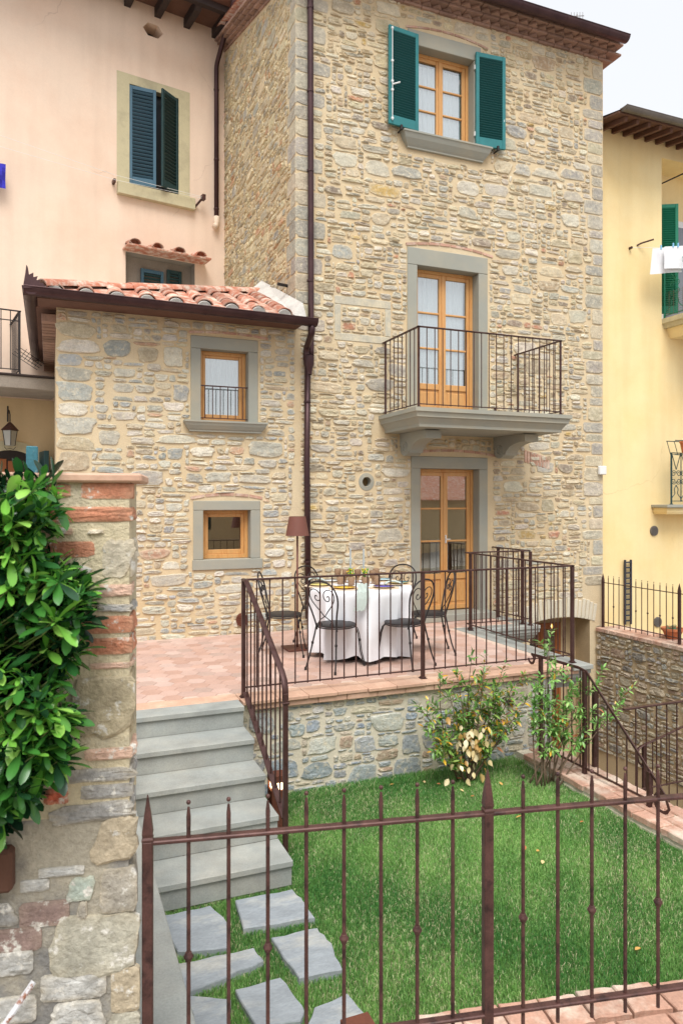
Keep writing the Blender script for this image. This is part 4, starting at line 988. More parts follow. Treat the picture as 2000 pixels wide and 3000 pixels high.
# blue garment on the line
gu, gz = pz(4, 850, .14)
g = MB()
for k in range(10):
    for j in range(6):
        P_ = lambda i, q: (-.45 + .05 * i, .02 * math.sin(i * 1.7 + q) - 0, -.38 * q / 6 + .02 * math.sin(i * .9))
        g.quad(P_(k, j), P_(k + 1, j), P_(k + 1, j + 1), P_(k, j + 1))
gm = g.mesh('blue_garment', mat('blue_cloth', C(54, 50, 168), .9, .15, 8, .05, 60, .0), True, recalc=False)
go = link('blue_garment', gm); go.location = (PO[0] + (gu + .02) * math.cos(PA) + .15 * math.sin(PA), PO[1] + (gu + .02) * math.sin(PA) - .15 * math.cos(PA), gz + .32); go.rotation_euler = (0, 0, PA)
tag(go, 'blue-violet garment hanging on the clothes line of the pink house', 'laundry')

# ================================================================== THE YELLOW HOUSE
YY = 9.3
yel = empty('yellow_house', (TX1, YY, 0), 'pale yellow plastered house with green shutters and balconies', 'house')
RX, RZ0, RZ1 = 9.66, 4.80, 7.55
wmb = MB(); sheet(wmb, TX1 - .1, 14.0, -2.6, 7.84, [(RX, 14.0, RZ0, RZ1)], lambda a, b: (a, YY, b))
wmb.quad((RX, YY, RZ0), (RX, YY + .5, RZ0), (RX, YY + .5, RZ1), (RX, YY, RZ1)); wmb.quad((RX, YY + .5, RZ0), (14, YY + .5, RZ0), (14, YY + .5, RZ1), (RX, YY + .5, RZ1)); wmb.quad((RX, YY, RZ1), (14, YY, RZ1), (14, YY + .5, RZ1), (RX, YY + .5, RZ1))
wmb.quad((RX, YY, RZ0), (14, YY, RZ0), (14, YY + .5, RZ0), (RX, YY + .5, RZ0))
wmb.build('wall', M['yellow'], yel, recalc=False)
TE = Matrix.Translation((0, YY, 7.79)) @ Matrix.Rotation(math.atan(.18), 4, 'X')
MB().box(TX1 + .04, 14, -.60, .3, .035, .06, 0, TE).build('eave_board', M['soffit'], yel)
for k in range(26):
    x = 8.36 + .235 * k; MB().box(x - .028, x + .028, -.56, .02, -.04, .034, .006, TE).build('rafter', M['soffit'], yel)
gutter(yel, (8.20, 8.64, 7.79), (14, 8.64, 7.79), .07, M['copper_grey'], bands=9)
ym = MB()
for k in range(30):
    x0 = 8.18 + .2 * k; ym.quad((x0, 8.66, 7.76), (x0 + .1, 8.66, 7.80), (x0 + .1, 13, 8.75), (x0, 13, 8.71)); ym.quad((x0 + .1, 8.66, 7.80), (x0 + .2, 8.66, 7.76), (x0 + .2, 13, 8.71), (x0 + .1, 13, 8.75))
ym.build('roof', M['rooftile'], yel, recalc=False)
yl = lambda x, y, Y_=YY: onY(1650 + x * .3825, 650 + y * .3825, Y_)
# upper balcony, recess window and open shutter
MB().mould(9.66, 13.5, 8.35, YY, [(0, 4.80), (0, 4.72), (.03, 4.70), (.05, 4.64)]).build('balcony_slab', M['taupe'], yel)
MB().mould(9.76, 13.4, 8.45, YY, [(0, 4.638), (.02, 4.60), (.08, 4.48)]).build('balcony_corbel', M['yellow'], yel)
shutter(yel, 9.69, 10.02, 4.92, 6.80, YY + .10, M['green'], M['green'], 44, T=hingeT(9.69, YY + .10, R(-28)), slat_tilt=-1)
MB().box(10.05, 11.2, YY + .42, YY + .49, 4.82, 6.75, .01).build('window_frame', M['whitemetal'], yel)
MB().box(10.18, 11.1, YY + .40, YY + .418, 4.9, 6.62).build('pane', solid('grey_pane', C(120, 124, 132), .15), yel)
def ornate_rail(parent, path, z0, z1, m, nsp):
    r = railing(parent, 'balcony_railing', path, z1, z0 + .06, nsp, m, posts=[path[0]] + list(path[1:-1]), pr=.012, post_from=z0, br=.008, rail=(.014, .008))
    for (x0, y0), (x1, y1) in zip(path[:-1], path[1:]):
        L_ = math.hypot(x1 - x0, y1 - y0); n = max(1, round(L_ / nsp)); ux, uy = (x1 - x0) / L_, (y1 - y0) / L_
        for k in range(n):
            c = L_ * (k + .5) / n; w_ = L_ / n * .5; mb = MB(); zc = (z0 + z1) / 2 + .02
            for sg in (-1, 1):
                pt = lambda s_, z: (x0 + ux * (c + sg * s_), y0 + uy * (c + sg * s_), z)
                mb.tube([pt(w_ * (1 - (j / 10)) * (0.9) + .02 * math.sin(j), z0 + .06 + (zc - .13 - z0 - .06) * j / 10) for j in range(11)], .007, 5)
                mb.tube([pt(w_ * (1 - (j / 10)) * (0.9), z1 - .02 - (z1 - .02 - zc - .13) * j / 10) for j in range(11)], .007, 5)
                for zz, dr_ in ((zc + .065, 1), (zc - .065, -1)):
                    mb.tube([pt(.055 + .055 * (1 - j / 16 * .75) * math.cos(R(180) + j * R(34)), zz + dr_ * .055 * (1 - j / 16 * .75) * math.sin(R(180) + j * R(34)) * -1) for j in range(17)], .006, 5)
            mb.build('scroll', m, r)
    return r
ornate_rail(yel, [(9.72, YY), (9.72, 8.40), (13.4, 8.40)], 4.80, 5.75, M['green'], .42)
mesh_ = MB()
for k in range(9): mesh_.box(9.70, 9.704, 8.42 + .095 * k, 8.425 + .095 * k, 4.84, 5.25)
for k in range(12): mesh_.box(9.70, 9.704, 8.42, 9.25, 4.84 + .035 * k, 4.843 + .035 * k)
mesh_.build('wire_screen', M['copper_grey'], yel)
# lower balcony
lz = yl(770, 2165)[2]
MB().box(9.42, 13.0, 8.95, YY, lz - .05, lz, .006).build('balcony_slab', M['serena'], yel)
MB().mould(9.46, 13.0, 9.0, YY, [(0, lz - .052), (.0, lz - .12), (.02, lz - .16)]).build('balcony_corbel', M['yellow'], yel)
zl1 = yl(785, 1695)[2]
ornate_rail(yel, [(9.58, 9.02), (13.0, 9.02)], lz, zl1 - .18, M['darkgreen'], .22)
bk = MB()
for x in (9.44, 9.6, 10.0): bk.tube([(x, 8.98, zl1), (x + .08, 8.98, zl1 - .22), (x + .3, 8.98, zl1 - .22)], .006, 5)
bk.tube([(9.43, 8.98, zl1), (11.0, 8.98, zl1)], .008, 5).tube([(9.43, 8.80, zl1), (11.0, 8.80, zl1)], .008, 5).tube([(9.53, 8.90, zl1 - .22), (11.0, 8.90, zl1 - .22)], .006, 5)
bk.build('planter_bracket', M['darkgreen'], yel)
# small things on the wall
vm = solid('vent_grey', C(104, 98, 92), .6)
for (vx, vz) in ((9.48, 1.19), (9.56, -.36)):
    v = MB().prism([(vx + .085 * math.cos(2 * math.pi * k / 20), vz + .085 * math.sin(2 * math.pi * k / 20)) for k in range(20)], lambda a, b, d: (a, d, b), YY - .02, YY)
    for k in range(7): v.box(vx - .06, vx + .06, YY - .028, YY - .021, vz - .055 + .017 * k, vz - .047 + .017 * k)
    v.build('vent_cover', vm, yel)
MB().tube([(9.11, YY, 5.98), (9.16, YY - .05, 6.01), (9.30, YY - .18, 6.05)], .014, 6).build('hook', M['rust'], yel)
MB().tube([(8.95, YY - .0, 5.91), (8.95, YY - .06, 5.91)], .022, 6).build('line_bracket', M['rust'], yel)
MB().tube([(8.95, YY - .05, 5.91), (9.5, 9.0, 5.9), (11.0, 8.4, 5.98)], .003, 5).build('clothes_line', M['whitemetal'], yel)
MB().tube([(9.64, YY + .4, 7.12), (10.6, 8.3, 7.55)], .012, 6).build('awning_stay', M['blackiron'], yel)
# narrow dark trellis strip on the wall
gl_ = MB().box(8.80, 8.825, 9.24, 9.27, -.35, .72).box(8.925, 8.95, 9.24, 9.27, -.35, .72)
for k in range(12): gl_.box(8.825, 8.925, 9.242, 9.268, -.30 + .088 * k, -.278 + .088 * k)
single('wall_trellis', gl_, solid('trellis_black', C(48, 52, 62), .5), 'narrow black ladder-like trellis strip fixed on the yellow wall', 'trellis', (8.87, 9.255, -.35))
# laundry
def towel(px, name_lab, m, Y_, seed):
    pts = [onY(1650 + x * .3825, 650 + y * .3825, Y_) for x, y in px]; mb = MB(); n = 12; r_ = random.Random(seed)
    P_ = lambda i, j: (lambda a, b, t, s: (a[0] * (1 - t) + b[0] * t, Y_ + .018 * math.sin(i * .45 + seed) * s, (a[2] * (1 - t) + b[2] * t)))(
        [pts[0][k] * (1 - i / n) + pts[1][k] * i / n for k in range(3)], [pts[3][k] * (1 - i / n) + pts[2][k] * i / n for k in range(3)], j / n, j / n)
    for i in range(n):
        for j in range(n): mb.quad(P_(i, j), P_(i + 1, j), P_(i + 1, j + 1), P_(i, j + 1))
    return single('hanging_towel', mb, m, name_lab, 'towel', pts[0], smooth=True)
t1 = towel([(680, 203), (860, 195), (905, 385), (665, 400)], 'longer white towel hung on the line, partly behind another towel', M['cloth'], 8.97, 1)
t2 = towel([(770, 190), (1000, 178), (1000, 350), (765, 360)], 'white towel hung on the line in front of another towel', M['cloth'], 8.90, 4)
pegm = solid('peg_blue', C(130, 190, 226), .4)
for x, y in ((745, 195), (838, 178), (875, 178)):
    p = onY(1650 + x * .3825, 650 + y * .3825, 8.89); o = MB().box(-.010, .010, -.012, .012, -.035, .035, .003); me = o.mesh('clothes_peg', pegm); q = link('clothes_peg', me); q.location = p
    tag(q, 'small light blue clothes peg gripping a white towel', 'peg', 'pegs on the clothes line')

# ================================================================== TERRACE
rng = np.random.default_rng(23)
TER0, TYF = 0.45, 5.93          # left edge (walkway) and front edge of the slab
TXR, TYN, LX = 5.22, 8.06, 6.20 # right edge, notch, right edge of the landing at the door
SX0, SX1 = 0.52, 1.49           # staircase
terr = empty('terrace', (2.6, 6.0, G), 'raised terrace with hexagonal terracotta tiles and a rubble stone front wall', 'terrace')
bed = MB(); bed.box(-2.6, 4.98, 6.20, YF - .001, -.06, -.004); bed.box(4.98, LX - .24, TYN + .24, YF - .001, -.055, -.004)
bed = bed.build('tile_bed', M['grout'], terr)
hexr = .098; wx, wy = hexr * 1.5, hexr * math.sqrt(3)
tcols = [np.array(C(*c)) * np.array((.74, .77, .80)) for c in ((222, 182, 162), (218, 176, 155), (224, 187, 168), (213, 170, 148), (219, 179, 159), (226, 192, 174), (209, 166, 144), (215, 177, 159), (221, 183, 164), (205, 172, 154))]
tms = []
for c in tcols:
    mb = MB().col(tuple(c)); pts = [((hexr - .0018) * math.cos(R(60) * k), (hexr - .0018) * math.sin(R(60) * k)) for k in range(6)]
    k0 = mb.addv([(a, b, -.006) for a, b in pts] + [(a, b, -.0012) for a, b in pts] + [(a * .975, b * .975, 0) for a, b in pts])
    for i in range(6):
        j = (i + 1) % 6; mb.f += [(k0 + i, k0 + j, k0 + 6 + j, k0 + 6 + i), (k0 + 6 + i, k0 + 6 + j, k0 + 12 + j, k0 + 12 + i)]
    mb.f.append(tuple(k0 + 12 + i for i in range(6))); tms.append((mb, mb.mesh('tile', M['tile'])))
spots = []
for i in range(-14, 45):
    for j in range(0, 22):
        x = .1 + i * wx; y = 6.28 + j * wy + (wy / 2 if i % 2 else 0)
        if not (6.27 < y < YF - .03): continue
        if not (-2.5 < x < 4.90 or (4.85 < x < LX - .32 and y > TYN + .32)): continue
        d = x * S_ + y * C_; l = x * C_ - y * S_; px, py = CX + F * l / d, HY + F * EYE / d
        spots.append((d if 380 < px < 1750 else d + 50, x, y, rng.integers(len(tms))))
spots.sort(); rest = MB()
for n_, (d, x, y, c) in enumerate(spots):
    if n_ < 300: place('tile', tms[c][1], bed, (x, y, rng.uniform(-.0012, .0012)))
    else:
        mb = tms[c][0]; k0 = rest.addv([(a + x, b + y, z_) for a, b, z_ in mb.v], [tuple(tcols[c])] * len(mb.v)); rest.f += [tuple(k0 + i for i in f) for f in mb.f]
o = rest.build('further_tiles', M['tile'], bed); o['kind'] = 'stuff'
# cotto slabs along the front edge with a brick course below
cop = MB().box(SX1 + .02, 4.97, 6.0, 6.2, -.10, -.034).build('coping_bed', M['mortar_pale'], terr)
x = SX1 + .02
while x < 4.95:
    w_ = min(rng.uniform(.27, .32), 4.96 - x)
    MB().box(x + .002, x + w_ - .002, TYF + rng.uniform(-.006, .004), 6.215, -.033, .001 + rng.uniform(-.001, .001), .005).build('coping_slab', M['cotto'], cop)
    MB().box(x + .10, x + w_ + .096, TYF + .018 + rng.uniform(-.004, .004), 6.1, -.085, -.0335, .004).build('coping_brick', M['cotto'], cop); x += w_
MB().box(-2.6, SX1 + .015, 6.02, 6.215, -.04, .001, .003).build('edge_slab', M['cotto'], cop)
# grey stone border with a moulded edge along the right side and round the door landing
bprof = [(0, 0.0), (0, -.045), (.012, -.055), (.02, -.085), (.045, -.10), (.06, -.135), (.10, -.16), (.12, -.20)]
bd = MB().box(4.97, TXR, TYF - .01, TYN, -.045, .0015, .004).box(4.97, LX, TYN + .0015, TYN + .245, -.045, .0012, .004).box(LX - .245, LX, TYN + .248, YF - .001, -.045, .001, .004)
bd = bd.build('stone_border', M['serena_step'], terr)
def edge_strip(p, q, nrm_, prof):
    mb = MB(); p, q, nv = Vector(p), Vector(q), Vector(nrm_)
    for (i0, z0), (i1, z1) in zip(prof[:-1], prof[1:]): mb.quad(p - nv * i0 + Vector((0, 0, z0)), q - nv * i0 + Vector((0, 0, z0)), q - nv * i1 + Vector((0, 0, z1)), p - nv * i1 + Vector((0, 0, z1)))
    return mb
MB().mould(4.70, TXR, TYF + .03, TYN - .03, [(a, b - .046) for a, b in bprof]).build('border_moulding', M['serena_step'], bd)
mb = MB(); mb.mould(4.72, LX, TYN + .02, YF, [(a, b - .0465) for a, b in bprof]); mb.build('border_moulding', M['serena_step'], bd)
# front retaining wall
wall = MB().box(SX1, 4.74, 6.0, 6.4, -1.0, -.10); wall.box(4.3, 4.74, 6.4, 8.99, -2.5, -.27); wall.box(-2.6, SX1, 6.06, 6.4, -1.0, -.06)
twl = wall.build('retaining_wall', M['mortar_pale'], terr)
fw = lambda u, z, d: (u, 6.0 - d, z)
rects = pack(rng, SX1, 4.60, -.92, -.10, [], big=26, med=260, bigs=(.20, .36, .13, .24), meds=(.12, .30, .06, .14), smalls=((4, 12), (2, 5)))
rects = [r for r in rects if r[2] > .05]
lay_stones(rng, rects, fw, twl, M['stone'], PAL_TERR, np.array(C(200, 187, 160)), 300, joint=.008, proud=(.007, .014), smear=.2, n=18)
z = -.86
while z < -.15:
    h = min(rng.uniform(.10, .18), -.10 - z); MB().box(4.60, 4.748, 5.985, 6.2, z + .004, z + h - .004, .008).build('quoin', M['serena_step'], twl); z += h
MB().tube([(4.22, 5.99, -.30), (4.22, 5.94, -.30)], .03, 10).build('drain_pipe', M['blackiron'], twl)

# ---- staircase down to the lawn
st = empty('stone_staircase', (1.0, 5.2, G), 'five wide grey stone steps from the terrace down to the lawn', 'staircase')
noses = [5.80, 5.48, 5.16, 4.84, 4.52]; rs = .17
for k, yn in enumerate(noses):
    zt_ = -rs * k; yb = 6.015 if k == 0 else noses[k - 1] + .02
    s_ = MB().box(SX0, SX1, yn, yb, zt_ - .04, zt_ + (.0015 if k == 0 else 0), .004).build('tread', M['serena_step'], st)
    MB().box(SX0, SX1 - .004, yn + .022, yn + .042, zt_ - rs, zt_ - .041).build('riser', M['serena_step'], s_)
core = MB()
for k, yn in enumerate(noses): core.box(SX0, SX1 - .012, yn + .043, 6.05, G - .1, -rs * k - .042 - .001 * k)
core.build('stair_core', M['mortar_pale'], st)
# ---- walkway at the left, on its own wall
wk = MB().box(-2.6, .44, 2.20, 6.018, -.05, 0, .004).build('walkway', M['serena_step']); wk['kind'] = 'structure'
sw = MB().box(-2.6, .425, 2.20, 6.05, G - .2, -.051).build('walkway_wall', M['greywall']); sw['kind'] = 'structure'

# ---- terrace railing, stair railing
trail = empty('terrace_railing', (1.55, 6.07, 0), 'brown iron railing with slim upright bars round the terrace edge', 'railing')
r_ = railing(trail, 'top_rail', [(1.55, 6.07), (5.07, 6.07), (5.07, 8.14), (6.06, 8.14), (6.06, YF - .02)], 1.025, .085, .117, M['iron'],
             posts=[(1.55, 6.07), (3.30, 6.07), (5.07, 6.07), (5.10, 8.08), (5.16, 8.18), (6.06, 8.10), (6.02, 8.22), (6.06, 8.86)], pr=.017, post_from=.001)
stail = empty('stair_railing', (1.55, 4.88, G), 'sloping brown iron handrail with bars beside the grey steps', 'railing')
hp = [(1.55, 6.07, 1.02), (1.55, 5.98, 1.015), (1.55, 5.90, .975), (1.55, 4.97, .47), (1.55, 4.91, .42), (1.55, 4.885, .36), (1.55, 4.88, .28)]
hb = MB()
hb.tube(hp, .024, 10, flat=(.45, 1.0))
hb.build('handrail', M['iron'], stail, smooth=True)
MB().box(1.533, 1.567, 4.863, 4.897, G - .02, .33, .003).box(1.524, 1.576, 4.855, 4.905, .255, .27, .004).build('post', M['iron'], stail)
sa0, sa1 = Vector((1.55, 6.0, .06)), Vector((1.55, 4.90, -.565))
tv = (sa1 - sa0).normalized(); up_ = Vector((1, 0, 0)).cross(tv).normalized()
mb = MB()
k0 = mb.addv([sa0 + Vector((dx, 0, 0)) + up_ * dz for dx, dz in ((-.022, -.006), (.022, -.006), (.022, .006), (-.022, .006))] + [sa1 + Vector((dx, 0, 0)) + up_ * dz for dx, dz in ((-.022, -.006), (.022, -.006), (.022, .006), (-.022, .006))])
mb.f += [(k0, k0 + 1, k0 + 2, k0 + 3), (k0 + 7, k0 + 6, k0 + 5, k0 + 4)] + [(k0 + i, k0 + 4 + i, k0 + 4 + (i + 1) % 4, k0 + (i + 1) % 4) for i in range(4)]
mb.build('stringer', M['iron'], stail)
hz_at = lambda y: .975 + (y - 5.90) * (.975 - .47) / (5.90 - 4.97)
for k in range(9):
    y = 5.945 - .117 * k; zb = sa0.z + (y - sa0.y) * (sa1.z - sa0.z) / (sa1.y - sa0.y); zt_ = min(hz_at(y), 1.0)
    MB().tube([(1.55, y, zb), (1.55, y, zt_)], .0065, 8).build('bar', M['iron'], stail)
# corten bollard lights
def bollard(x, y, z0, z1, lab):
    b = empty('bollard_light', (x, y, z0), lab, 'garden light'); h = .062
    mb = MB().box(x - h, x + h, y - h, y + h, z0 - .02, z1 - .115, .002); mb.build('body', M['corten'], b)
    MB().box(x - h, x + h, y - h, y + h, z1 - .055, z1, .002).build('cap', M['corten'], b)
    p = MB()
    for sx in (-1, 1):
        for sy in (-1, 1): p.box(x + sx * (h - .008) - .006, x + sx * (h - .008) + .006, y + sy * (h - .008) - .006, y + sy * (h - .008) + .006, z1 - .117, z1 - .053)
    p.build('corner_strut', M['corten'], b)
    MB().box(x - h + .016, x + h - .016, y - h + .016, y + h - .016, z1 - .1145, z1 - .0555).build('lit_lens', M['lamp_glow'], b)
bollard(1.66, 5.44, G, -.45, 'lit rusty steel box light beside the grey steps')
bollard(1.16, 2.66, G, -.42, 'rusty steel box light with a flat top by the stepping stones')

# ================================================================== GARDEN GROUND
FO = (.265, 2.159); FA = math.atan2(-.196, .981)        # fence line: first post and direction
fu_ = (math.cos(FA), math.sin(FA)); fv_ = (-math.sin(FA), math.cos(FA))
fw_ = lambda u, v, z: (FO[0] + fu_[0] * u + fv_[0] * v, FO[1] + fu_[1] * u + fv_[1] * v, z)
lawn = MB(); lawn.poly([(.43, 2.2, G - .03), (4.30, 2.2, G - .03), (4.30, 6.0, G - .03), (.43, 6.0, G - .03)]); structure('lawn_soil', lawn, mat('lawn_ground', C(84, 104, 58), 0.95, 0.25, 6, 0.2, 60, 0.4, 40, 0.01))
yd = MB(); yd.quad((4.6, 1.0, -2.55), (16, 1.0, -2.55), (16, 9.4, -2.55), (4.6, 9.4, -2.55)); structure('lower_yard', yd, M['street'])
# street in front, with the retaining wall that carries the fence
stt = MB(); stt.poly([fw_(-30, .03, -.22), fw_(30, .03, -.22), fw_(30, -40, -.22), fw_(-30, -40, -.22)]); structure('street', stt, M['street'])
rw = MB().box(.18, 12, 0.03, .09, 0, .65, 0, Matrix.Translation((FO[0], FO[1], G - .02)) @ Matrix.Rotation(FA, 4, 'Z')); rw = rw.build('kerb_wall', M['mortar_pale']); rw['kind'] = 'structure'
# brick path along the near side and the right side of the lawn
path = MB(); path.poly([fw_(.1, .09, G - .012), fw_(6.5, .09, G - .012), fw_(6.5, 1.18, G - .012), fw_(1.2, 1.18, G - .012), fw_(.1, 1.02, G - .012)])
path.box(4.305, 4.72, 2.0, 5.985, G - .05, G + .055)
pth = path.build('brick_path', M['mortar_pale']); pth['kind'] = 'structure'
ledge = MB().box(4.30, 4.74, 1.6, 5.99, -2.55, G - .01).build('path_wall', M['mortar_pale']); ledge['kind'] = 'structure'
def rough_brick(L_, W_, T_, seed):
    r2 = random.Random(seed); mb = MB(); n = 5; P = []
    top = []
    for (a, b, m_) in ((-1, -1, n), (1, -1, 3), (1, 1, n), (-1, 1, 3)):
        nx_, ny_ = {(-1, -1): (1, -1), (1, -1): (1, 1), (1, 1): (-1, 1), (-1, 1): (-1, -1)}[(a, b)]
        for k in range(m_): 
            t = k / m_; top.append(((a + (nx_ - a) * t) * L_ / 2 + r2.uniform(-.005, .005), (b + (ny_ - b) * t) * W_ / 2 + r2.uniform(-.005, .005)))
    N_ = len(top); k0 = mb.addv([(x, y, 0) for x, y in top] + [(x, y, T_ - .006 + r2.uniform(-.003, .001)) for x, y in top] + [(x * .95, y * .9, T_ + r2.uniform(-.003, .002)) for x, y in top])
    for i in range(N_):
        j = (i + 1) % N_; mb.f += [(k0 + i, k0 + j, k0 + N_ + j, k0 + N_ + i), (k0 + N_ + i, k0 + N_ + j, k0 + 2 * N_ + j, k0 + 2 * N_ + i)]
    mb.f.append(tuple(k0 + 2 * N_ + i for i in range(N_))); return mb.mesh('brick', M['brick'])
bA = [rough_brick(.265, .128, .05, s) for s in range(5)]; bB = [rough_brick(.20, .20, .05, s) for s in range(5, 10)]
for i in range(26):       # near edge row of square bricks, then stretcher rows behind
    u = 1.28 + .212 * i
    p = fw_(u, 1.115 + rng.uniform(-.012, .015), G - .012); place('brick', bB[i % 5], pth, p, (0, 0, FA + rng.uniform(-.03, .03)))
for row in range(6):
    for i in range(20):
        u = .85 + .28 * i + (.14 if row % 2 else 0); p = fw_(u, .93 - .142 * row, G - .012); place('brick', bA[(i + row) % 5], pth, p, (0, 0, FA + rng.uniform(-.02, .02)))
y = 5.85
i = 0
while y > 1.9:           # right path: edge bricks at the lawn side, shorter ones by the railing
    place('brick', bA[i % 5], pth, (4.36 + rng.uniform(-.006, .006), y - .14, G + .022), (0, 0, R(90) + rng.uniform(-.03, .03)))
    place('brick', bA[(i + 2) % 5], pth, (4.505, y - .03, G + .020), (0, 0, R(90) + rng.uniform(-.03, .03)))
    place('brick', bA[(i + 3) % 5], pth, (4.65, y - .17, G + .021), (0, 0, R(90) + rng.uniform(-.03, .03)))
    y -= .285; i += 1
# stepping stones
r7z = lambda x, y: onZ(x * K1, 2000 + y * K1, G)[:2]
SS = [[(735, 1085), (965, 1037), (1045, 1110), (1040, 1230), (810, 1250)], [(1075, 1010), (1340, 962), (1395, 1010), (1440, 1090), (1120, 1140)], [(800, 1310), (1170, 1232), (1210, 1290), (960, 1400), (850, 1445)],
      [(1250, 1185), (1455, 1138), (1520, 1210), (1568, 1330), (1370, 1375)], [(1075, 1425), (1290, 1368), (1395, 1500), (1380, 1570), (1180, 1600)], [(870, 1450), (1060, 1470), (1055, 1640), (900, 1640)], [(1440, 1510), (1600, 1440), (1690, 1568), (1640, 1640), (1400, 1640)]]
SLAB = ['grey stepping stone beside the walkway wall, next to the bottom step', 'grey stepping stone directly below the bottom step, on the open lawn side', 'long narrow grey stepping stone beside the walkway wall', 'cracked grey stepping stone with a rounded outer edge towards the lawn',
        'pointed grey stepping stone between the narrow slab and the brick path', 'small grey stepping stone wedged against the walkway wall', 'grey stepping stone next to the rusty steel box light']
SPOLY = []
for i, s_ in enumerate(SS):
    base = [r7z(*p) for p in s_]; pts = []
    for a, b in zip(base, base[1:] + base[:1]):
        for t in (0, .25, .5, .75): pts.append((a[0] + (b[0] - a[0]) * t + rng.uniform(-.007, .007), a[1] + (b[1] - a[1]) * t + rng.uniform(-.007, .007)))
    SPOLY.append(base); c = np.mean(np.array(base), axis=0); mb = MB(); N_ = len(pts)
    zt_ = G + .018
    k0 = mb.addv([(x, y, G - .04) for x, y in pts] + [(x, y, zt_ - .006) for x, y in pts] + [(c[0] + (x - c[0]) * .97, c[1] + (y - c[1]) * .97, zt_) for x, y in pts])
    for q in range(N_):
        j = (q + 1) % N_; mb.f += [(k0 + q, k0 + j, k0 + N_ + j, k0 + N_ + q), (k0 + N_ + q, k0 + N_ + j, k0 + 2 * N_ + j, k0 + 2 * N_ + q)]
    mb.f.append(tuple(k0 + 2 * N_ + q for q in range(N_)))
    single('stepping_stone', mb, M['flagstone'], SLAB[i], 'paving stone', (c[0], c[1], G), 'stepping stones in the lawn')
